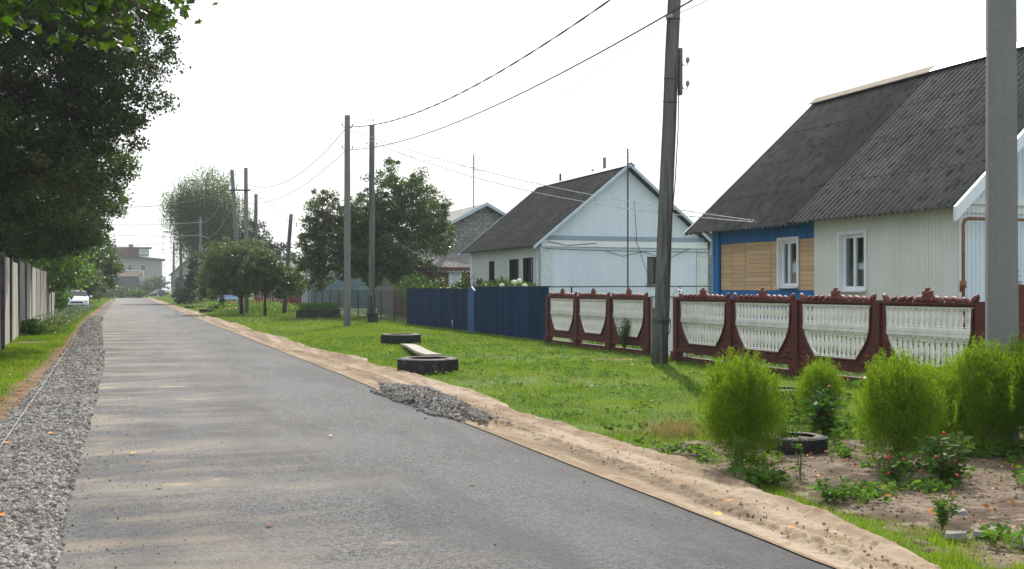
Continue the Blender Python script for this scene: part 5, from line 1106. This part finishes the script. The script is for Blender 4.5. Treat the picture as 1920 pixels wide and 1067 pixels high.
# ------------------------------------------------------------------ wires
def wire(label, p, q, sag, r, mat='cable', twist=0., group=None, n=40, name='power_cable', cat='cable'):
    p, q = Vector(p), Vector(q); mb = MB(); L_ = (q-p).length
    if twist:
        n = int(L_/.16)
        for ph in (0, math.pi):
            pts = []
            for i in range(n+1):
                t = i/n; c = p.lerp(q, t); c.z -= 4*sag*t*(1-t); a = t*L_*twist+ph; d = (q-p).normalized(); s = d.cross(Vector((0, 0, 1)))
                pts.append(c+s*math.cos(a)*r*.8+Vector((0, 0, 1))*math.sin(a)*r*.8)
            mb.tube(pts, r, 4)
    else:
        pts = [p.lerp(q, i/n)-Vector((0, 0, 4*sag*(i/n)*(1-i/n))) for i in range(n+1)]; mb.tube(pts, r, 5)
    o = mb.build(name, M[mat]); return tag(o, label, cat, group)
P1t = (8.25, 8.7); P3 = (9.06, 46.6)
wire('thick twisted cable, uppermost one between the nearest and the apple tree concrete poles', (8.28, 8.75, 7.55), (9.06, 46.6, 8.54), 1.12, .012, twist=3)
wire('thick lower cable passing in front of the leaning wooden pole', (8.28, 8.75, 6.4), (9.0, 46.6, 7.55), .82, .014)
wire('thin grey wire from the dark wooden pole to the leaning pole', (11.17, 51.5, 7.4), (10.95, 20.85, 7.38), .95, .006, 'cable_grey')
wire('thin wire leaving the leaning pole towards the upper right', (10.95, 20.85, 7.38), (9.6, 5.0, 7.6), .35, .008, 'cable_grey')
wire('faint wire ending at the upper insulator of the leaning pole', (11.41, 51.5, 7.0), (11.3, 20.9, 6.5), .6, .0035, 'cable_light')
wire('faint wire rising right from the upper insulator of the leaning pole', (11.38, 20.88, 6.5), (13.2, 5.0, 7.0), .2, .004, 'cable_light')
wire('upper twisted service wire from the apple tree pole to the blue house', (9.1, 46.5, 8.45), (15.0, 22.65, 3.15), .45, .008, 'cable_light', twist=9)
wire('lower twisted service wire from the apple tree pole to the blue house', (9.1, 46.5, 8.35), (15.0, 22.25, 3.12), .72, .008, 'cable_light', twist=9)
wire('upper cable between the apple tree pole and the linked pair', (9.0, 46.8, 8.5), (7.5, 72.8, 8.45), 1.1, .016, 'cable_grey')
wire('lower cable between the apple tree pole and the linked pair', (9.0, 46.8, 7.55), (7.4, 72.8, 7.2), .75, .014, 'cable_grey')
wire('wire dropping from the linked pair to the short tilted pole', (7.55, 72.8, 8.2), (14, 60, 4.2), .5, .008, 'cable_light')
wire('second wire falling right from the linked pair', (7.55, 72.8, 8.2), (10.35, 72.5, 6.2), .05, .012, 'cable_light')
wire('wire from the tilted pole back to the wooden pole behind it', (10.3, 72.5, 6.15), (9.1, 81.5, 6.9), .5, .01, 'cable_light')
wire('wire from the dark wooden pole down to the white house roof', (11.2, 51.5, 8.4), (17.5, 44.0, 6.6), .3, .008, 'cable_light')
wire('upper cable from the linked pair to the slim pole by the birch', (6.7, 73, 9.0), (7.3, 114, 8.35), 1.0, .022, 'cable_grey')
wire('lower cable from the linked pair to the slim pole by the birch', (6.8, 73, 7.2), (7.3, 114, 7.05), 1.0, .022, 'cable_grey')
wire('cable crossing the road from the linked pair into the left trees', (6.75, 73, 8.0), (-4, 80, 7.6), .75, .02, 'cable_grey')
wire('upper faint wire crossing the road far away', (7.3, 114, 8.3), (-9, 120, 8.6), .4, .022, 'cable_light')
wire('middle faint wire crossing the road far away', (7.3, 114, 7.0), (-9, 118, 8.0), .5, .022, 'cable_light')
wire('lowest faint wire crossing the road far away', (6.45, 135, 7.4), (-12, 140, 6.6), .6, .022, 'cable_light')
wire('cable between the slim pole and the lamp pole', (7.3, 114, 8.3), (6.45, 135, 8.3), .5, .02, 'cable_grey')
wire('cable between the lamp pole and the farthest concrete pole', (6.45, 135, 8.3), (6.45, 155, 7.5), .5, .02, 'cable_grey')
wire('pale mason line stretched along the left edge of the gravel', (-1.02, 9.5, .19), (-1.42, 41, .19), .02, .0028, 'string', name='string_line', cat='string')
for y, l in ((9.5, 'near'), (41, 'far')):
    mb = MB(); mb.tube([(0, 0, -.05), (0, 0, .26)], .008, 6); o = mb.build('string_peg', M['pipe']); o.location = (-1.02 if y < 20 else -1.42, y, 0); tag(o, f'{l} iron peg holding the white string line', 'peg')

# ------------------------------------------------------------------ tyres and street garden
def tyre(label, x, y, R_, w_, z0=0., lugs=52, group=None, name='tyre', parent=None, tilt=0):
    root = thing(name, label, 'tyre', (x, y, z0), rnd.uniform(0, 3), group); mb = MB(); n = 48
    prof = [(R_*.62, w_*.98), (R_*.70, w_*.99), (R_*.86, w_*1.0), (R_*.96, w_*.94), (R_, w_*.85), (R_, w_*.15), (R_*.96, w_*.06), (R_*.85, 0), (R_*.66, .0), (R_*.64, w_*.1), (R_*.82, w_*.3), (R_*.82, w_*.7), (R_*.66, w_*.93)]
    m_ = len(prof)
    for i in range(n):
        a = 2*math.pi*i/n
        for (r, z) in prof: mb.v.append((r*math.cos(a), r*math.sin(a), z))
    for i in range(n):
        for k in range(m_): i2 = (i+1) % n; k2 = (k+1) % m_; mb.f.append((i*m_+k, i2*m_+k, i2*m_+k2, i*m_+k2))
    o = mb.build('carcass', M['rubber'], root, smooth=True)
    mb = MB()
    for i in range(lugs):
        a = 2*math.pi*i/lugs
        for (za, zb, da) in ((.08, .36, 0), (.39, .62, .5), (.65, .93, 0)):
            aa = a+da*2*math.pi/lugs; mb.rbox(math.cos(aa)*(R_-.009), math.sin(aa)*(R_-.009), .034, 2*math.pi*R_/lugs*.62, w_*za, w_*zb, aa)
    mb.build('tread', M['rubber'], root); return root
tyre('large truck tyre lying flat, nearer end of the pale plank', 5.5, 20.35, .575, .29, group=None)
tyre('large truck tyre lying flat, farther end of the pale plank', 7.62, 31.2, .575, .30)
pk = MB(); pts = [(7.45, 29.6, 28), (6.72, 24.2, 0)]
d = Vector((5.75-7.42, 21.2-29.9, 0)); L_ = d.length; d.normalize(); s = Vector((-d.y, d.x, 0))*.16
a = Vector((7.42, 29.9, .03)); e = Vector((6.0, 21.9, .16)); a, e = Vector((7.42, 29.8, .02)), Vector((5.85, 21.2, .24))
pl_ = thing('plank', 'long pale weathered plank laid between the two truck tyres', 'plank', tuple(a))
V = []
for i in range(9):
    c = a.lerp(e, i/8)+Vector((0, 0, .02*math.sin(i*.8)))
    V.append((c-s, c+s))
for i in range(8):
    (p, q), (p2_, q2) = V[i], V[i+1]; up = Vector((0, 0, .06)); pk.hexa([p, q, q2, p2_, p+up, q+up, q2+up, p2_+up])
pk.build('board', M['plank'], pl_, world=True)
t3 = tyre('car tyre planter lying between the two big kochia bushes', 6.13, 9.1, .29, .19, lugs=44)
mb = MB(); mb.tube([(6.13, 9.1, .05), (6.13, 9.1, .16)], .2, 20); mb.build('planter_soil', M['soil'], t3, world=True)
tyre('lower tyre of the small stack behind the tyre planter', 7.72, 11.6, .3, .19, group='stacked black tyres', lugs=40); tyre('upper tyre of the small stack behind the tyre planter', 7.72, 11.6, .3, .19, z0=.195, group='stacked black tyres', lugs=40)
tyre('small tyre by the sand at the left end of the street garden', 5.3, 77.2, .42, .25); tyre('farthest small tyre on the grass by the sand', 5.2, 94, .4, .22)
sl_ = MB(); sl_.rbox(6.7, 76.6, 1.1, .8, .12, .2, .2); sl_.rbox(6.7, 76.6, .7, .5, 0, .12, .2); tag(sl_.build('concrete_slab', M['white']), 'low white slab in the street garden', 'slab')
bed = thing('tyre_flower_bed', 'long black rubber edged flower bed beside the lawn', 'flower bed', (10.05, 60, 0), -.28)
mb = MB(); n = 12
mb.box(-1.15, 1.15, -.42, -.36, 0, .42); mb.box(-1.15, 1.15, .36, .42, 0, .42); mb.box(-1.15, -1.09, -.36, .36, 0, .42); mb.box(1.09, 1.15, -.36, .36, 0, .42)
for i in range(14): mb.lump((-1.08+.166*i, -.4, .42), (.07, .05, .05), 6, 4)
mb.build('border', M['rubber'], bed); C = np.stack([rs.uniform(-1.05, 1.05, 5000), rs.uniform(-.4, .4, 5000), .35+.5*rs.rand(5000)**1.2], -1)
leafmesh('plants', C, .12, .02, M['leaf_bright'], bed, A=rs.randn(5000, 3)*.6+np.array([0, 0, 1.]))
mb = MB(); mb.box(-1.08, 1.08, -.35, .35, .0, .33); mb.build('bed_soil', M['dirt'], bed)
bn_ = thing('garden_bench', 'small dark bench right of the black edged flower bed', 'bench', (11.3, 60.3, 0), -.3)
mb = MB(); mb.box(-.5, .5, -.16, .16, .42, .47); mb.build('seat', M['tar'], bn_)
for x in (-.38, .38): mb = MB(); mb.box(x-.06, x+.06, -.14, .14, 0, .42); mb.build('leg', M['tar'], bn_)
st_ = thing('garden_stool', 'dark square stool at the foot of the dark wooden pole', 'stool', (11.1, 51.0, 0)); mb = MB(); mb.box(-.32, .32, -.2, .2, .42, .47); mb.build('seat', M['tar'], st_); mb = MB(); mb.box(-.22, .22, -.15, .15, 0, .42); mb.build('base', M['tar'], st_)
# flat stones on the soil
for (x, y, a, b_, h_, rz, l) in ((5.23, 5.62, .13, .07, .03, .3, 'largest pale flat stone on the soil at bottom right'), (4.97, 5.62, .08, .045, .03, -.2, 'small flat stone under the marigold'), (5.22, 5.28, .11, .06, .03, .8, 'flat stone nearest the bottom right corner'), (5.5, 6.2, .09, .06, .03, .5, 'flat stone right of the marigold')):
    V = MB(); pts = []
    for k in range(9):
        t = 2*math.pi*k/9; r = 1+rnd.uniform(-.18, .18); X, Y = a*r*math.cos(t), b_*r*math.sin(t); pts.append((X*math.cos(rz)-Y*math.sin(rz), X*math.sin(rz)+Y*math.cos(rz), 0))
    V.add([(p[0], p[1], .0) for p in pts]+[(p[0]*.93, p[1]*.93, h_+rnd.uniform(-.006, .006)) for p in pts], [tuple(range(9))[::-1], tuple(range(9, 18))]+[(i, (i+1) % 9, 9+(i+1) % 9, 9+i) for i in range(9)])
    o = V.build('flat_stone', M['concrete_old']); o.location = (x, y, .03); tag(o, l, 'stone')

# ------------------------------------------------------------------ cars
def car(label, x, y, rz, paint, scale=1.0, z0=0.):
    root = thing('parked_car', label, 'car', (x, y, z0), rz)
    # local: +y is the front; length 4.3
    st = [(-2.12, .42, .80, .66, .80), (-2.02, .30, .98, .80, .98), (-1.6, .24, 1.0, .84, 1.08), (-1.25, .22, 1.0, .86, 1.20), (-.75, .22, .99, .87, 1.42), (-.1, .22, .97, .87, 1.47), (.35, .22, .95, .87, 1.44), (.95, .22, .94, .86, 1.05), (1.3, .22, .93, .85, .97), (1.8, .24, .86, .82, .88), (2.08, .30, .74, .76, .76), (2.16, .38, .62, .66, .64)]
    mb = MB(); n = 0; rings = []
    for (yy, zb, zt, w_, zr) in st:
        cab = zr > zt+.03; wr = w_*.72 if cab else w_*.82; ring = [(0, zb), (w_*.85, zb), (w_, zb+.12), (w_*1.01, (zb+zt)/2), (w_*.97, zt), (wr, zr-.03 if cab else max(zt, zr)-.0), (wr*.75, zr+.015), (0, zr+.03)]
        pts = [(a, yy, b_) for a, b_ in ring]+[(-a, yy, b_) for a, b_ in ring[-2:0:-1]]; rings.append(pts)
    m_ = len(rings[0])
    for rr in rings: mb.v += rr
    for i in range(len(rings)-1):
        for k in range(m_): k2 = (k+1) % m_; mb.f.append((i*m_+k, i*m_+k2, (i+1)*m_+k2, (i+1)*m_+k))
    mb.f.append(tuple(range(m_))); mb.f.append(tuple(range((len(rings)-1)*m_, len(rings)*m_))[::-1])
    body = mb.build('body', M[paint], root, smooth=False)
    def quad(name, P, mm, parent=root, th=.02):
        q = MB(); P = [Vector(p) for p in P]; nrm = (P[1]-P[0]).cross(P[2]-P[0]).normalized(); c = sum(P, Vector())/len(P)
        if nrm.dot(c-Vector((0, 0, .7))) < 0: nrm = -nrm
        q.prism([p+nrm*.004 for p in P], nrm*th); return q.build(name, M[mm], parent)
    quad('windscreen', [(-.78, .93, 1.08), (.78, .93, 1.08), (.60, .40, 1.42), (-.60, .40, 1.42)], 'glass')
    quad('rear_window', [(-.72, -1.28, 1.17), (.72, -1.28, 1.17), (.56, -.8, 1.38), (-.56, -.8, 1.38)], 'glass_dark')
    for s in (-1, 1):
        quad('side_window', [(s*.865, .8, 1.0), (s*.865, -.15, 1.01), (s*.66, -.15, 1.4), (s*.66, .35, 1.39)], 'glass_dark'); quad('side_window', [(s*.865, -.2, 1.01), (s*.86, -1.25, 1.05), (s*.66, -.8, 1.37), (s*.66, -.2, 1.4)], 'glass_dark')
        q = MB(); q.lump((s*.60, 2.09, .70), (.19, .07, .075), 8, 5, rot=s*.18); q.build('headlight', M['lamp'], root)
        q = MB(); q.lump((s*.6, -2.1, .82), (.14, .05, .08), 8, 5); q.build('tail_light', M['maroon_light'], root)
        q = MB(); q.lump((s*.98, .72, 1.04), (.12, .06, .08), 8, 5); q.build('mirror', M[paint], root)
        for yy in (-1.3, 1.32):
            q = MB(); q.tube([(s*.68, yy, .31), (s*.875, yy, .31)], .31, 20); wh = q.build('wheel', M['rubber'], root)
            q = MB(); q.tube([(s*.87, yy, .31), (s*.89, yy, .31)], .2, 14); q.build('rim', M['chrome'], wh)
    q = MB(); q.box(-.42, .42, 2.12, 2.18, .56, .68); q.box(-.62, .62, 2.10, 2.185, .34, .44); q.build('grille', M['black'], root)
    q = MB(); q.box(-.26, .26, 2.18, 2.20, .455, .545); q.build('number_plate', M['white'], root)
    return root
car('white hatchback parked on the left grass facing the camera', -3.3, 90.0, math.pi+.03, 'car_white')
car('dark sedan parked at the far end of the street', 7.3, 247, math.pi-.85, 'car_dark')
car('pale blue car half hidden behind the street garden', 8.9, 102, math.pi+.1, 'car_blue')

# ------------------------------------------------------------------ summer haze over the whole street
hz = MB(); hz.box(-1600, 1600, -80, 2600, -1.2, 22); ho = hz.build('haze', bpy.data.materials.new('haze_air'))
hm = ho.data.materials[0]; hm.use_nodes = True; t = hm.node_tree; t.nodes.remove(t.nodes['Principled BSDF'])
pv = t.nodes.new('ShaderNodeVolumePrincipled'); pv.inputs['Density'].default_value = .00042; pv.inputs['Color'].default_value = (.86, .92, 1, 1); pv.inputs['Anisotropy'].default_value = .3
t.links.new(pv.outputs[0], t.nodes['Material Output'].inputs['Volume']); tag(ho, 'thin pale summer haze over the street', 'haze', kind='stuff')
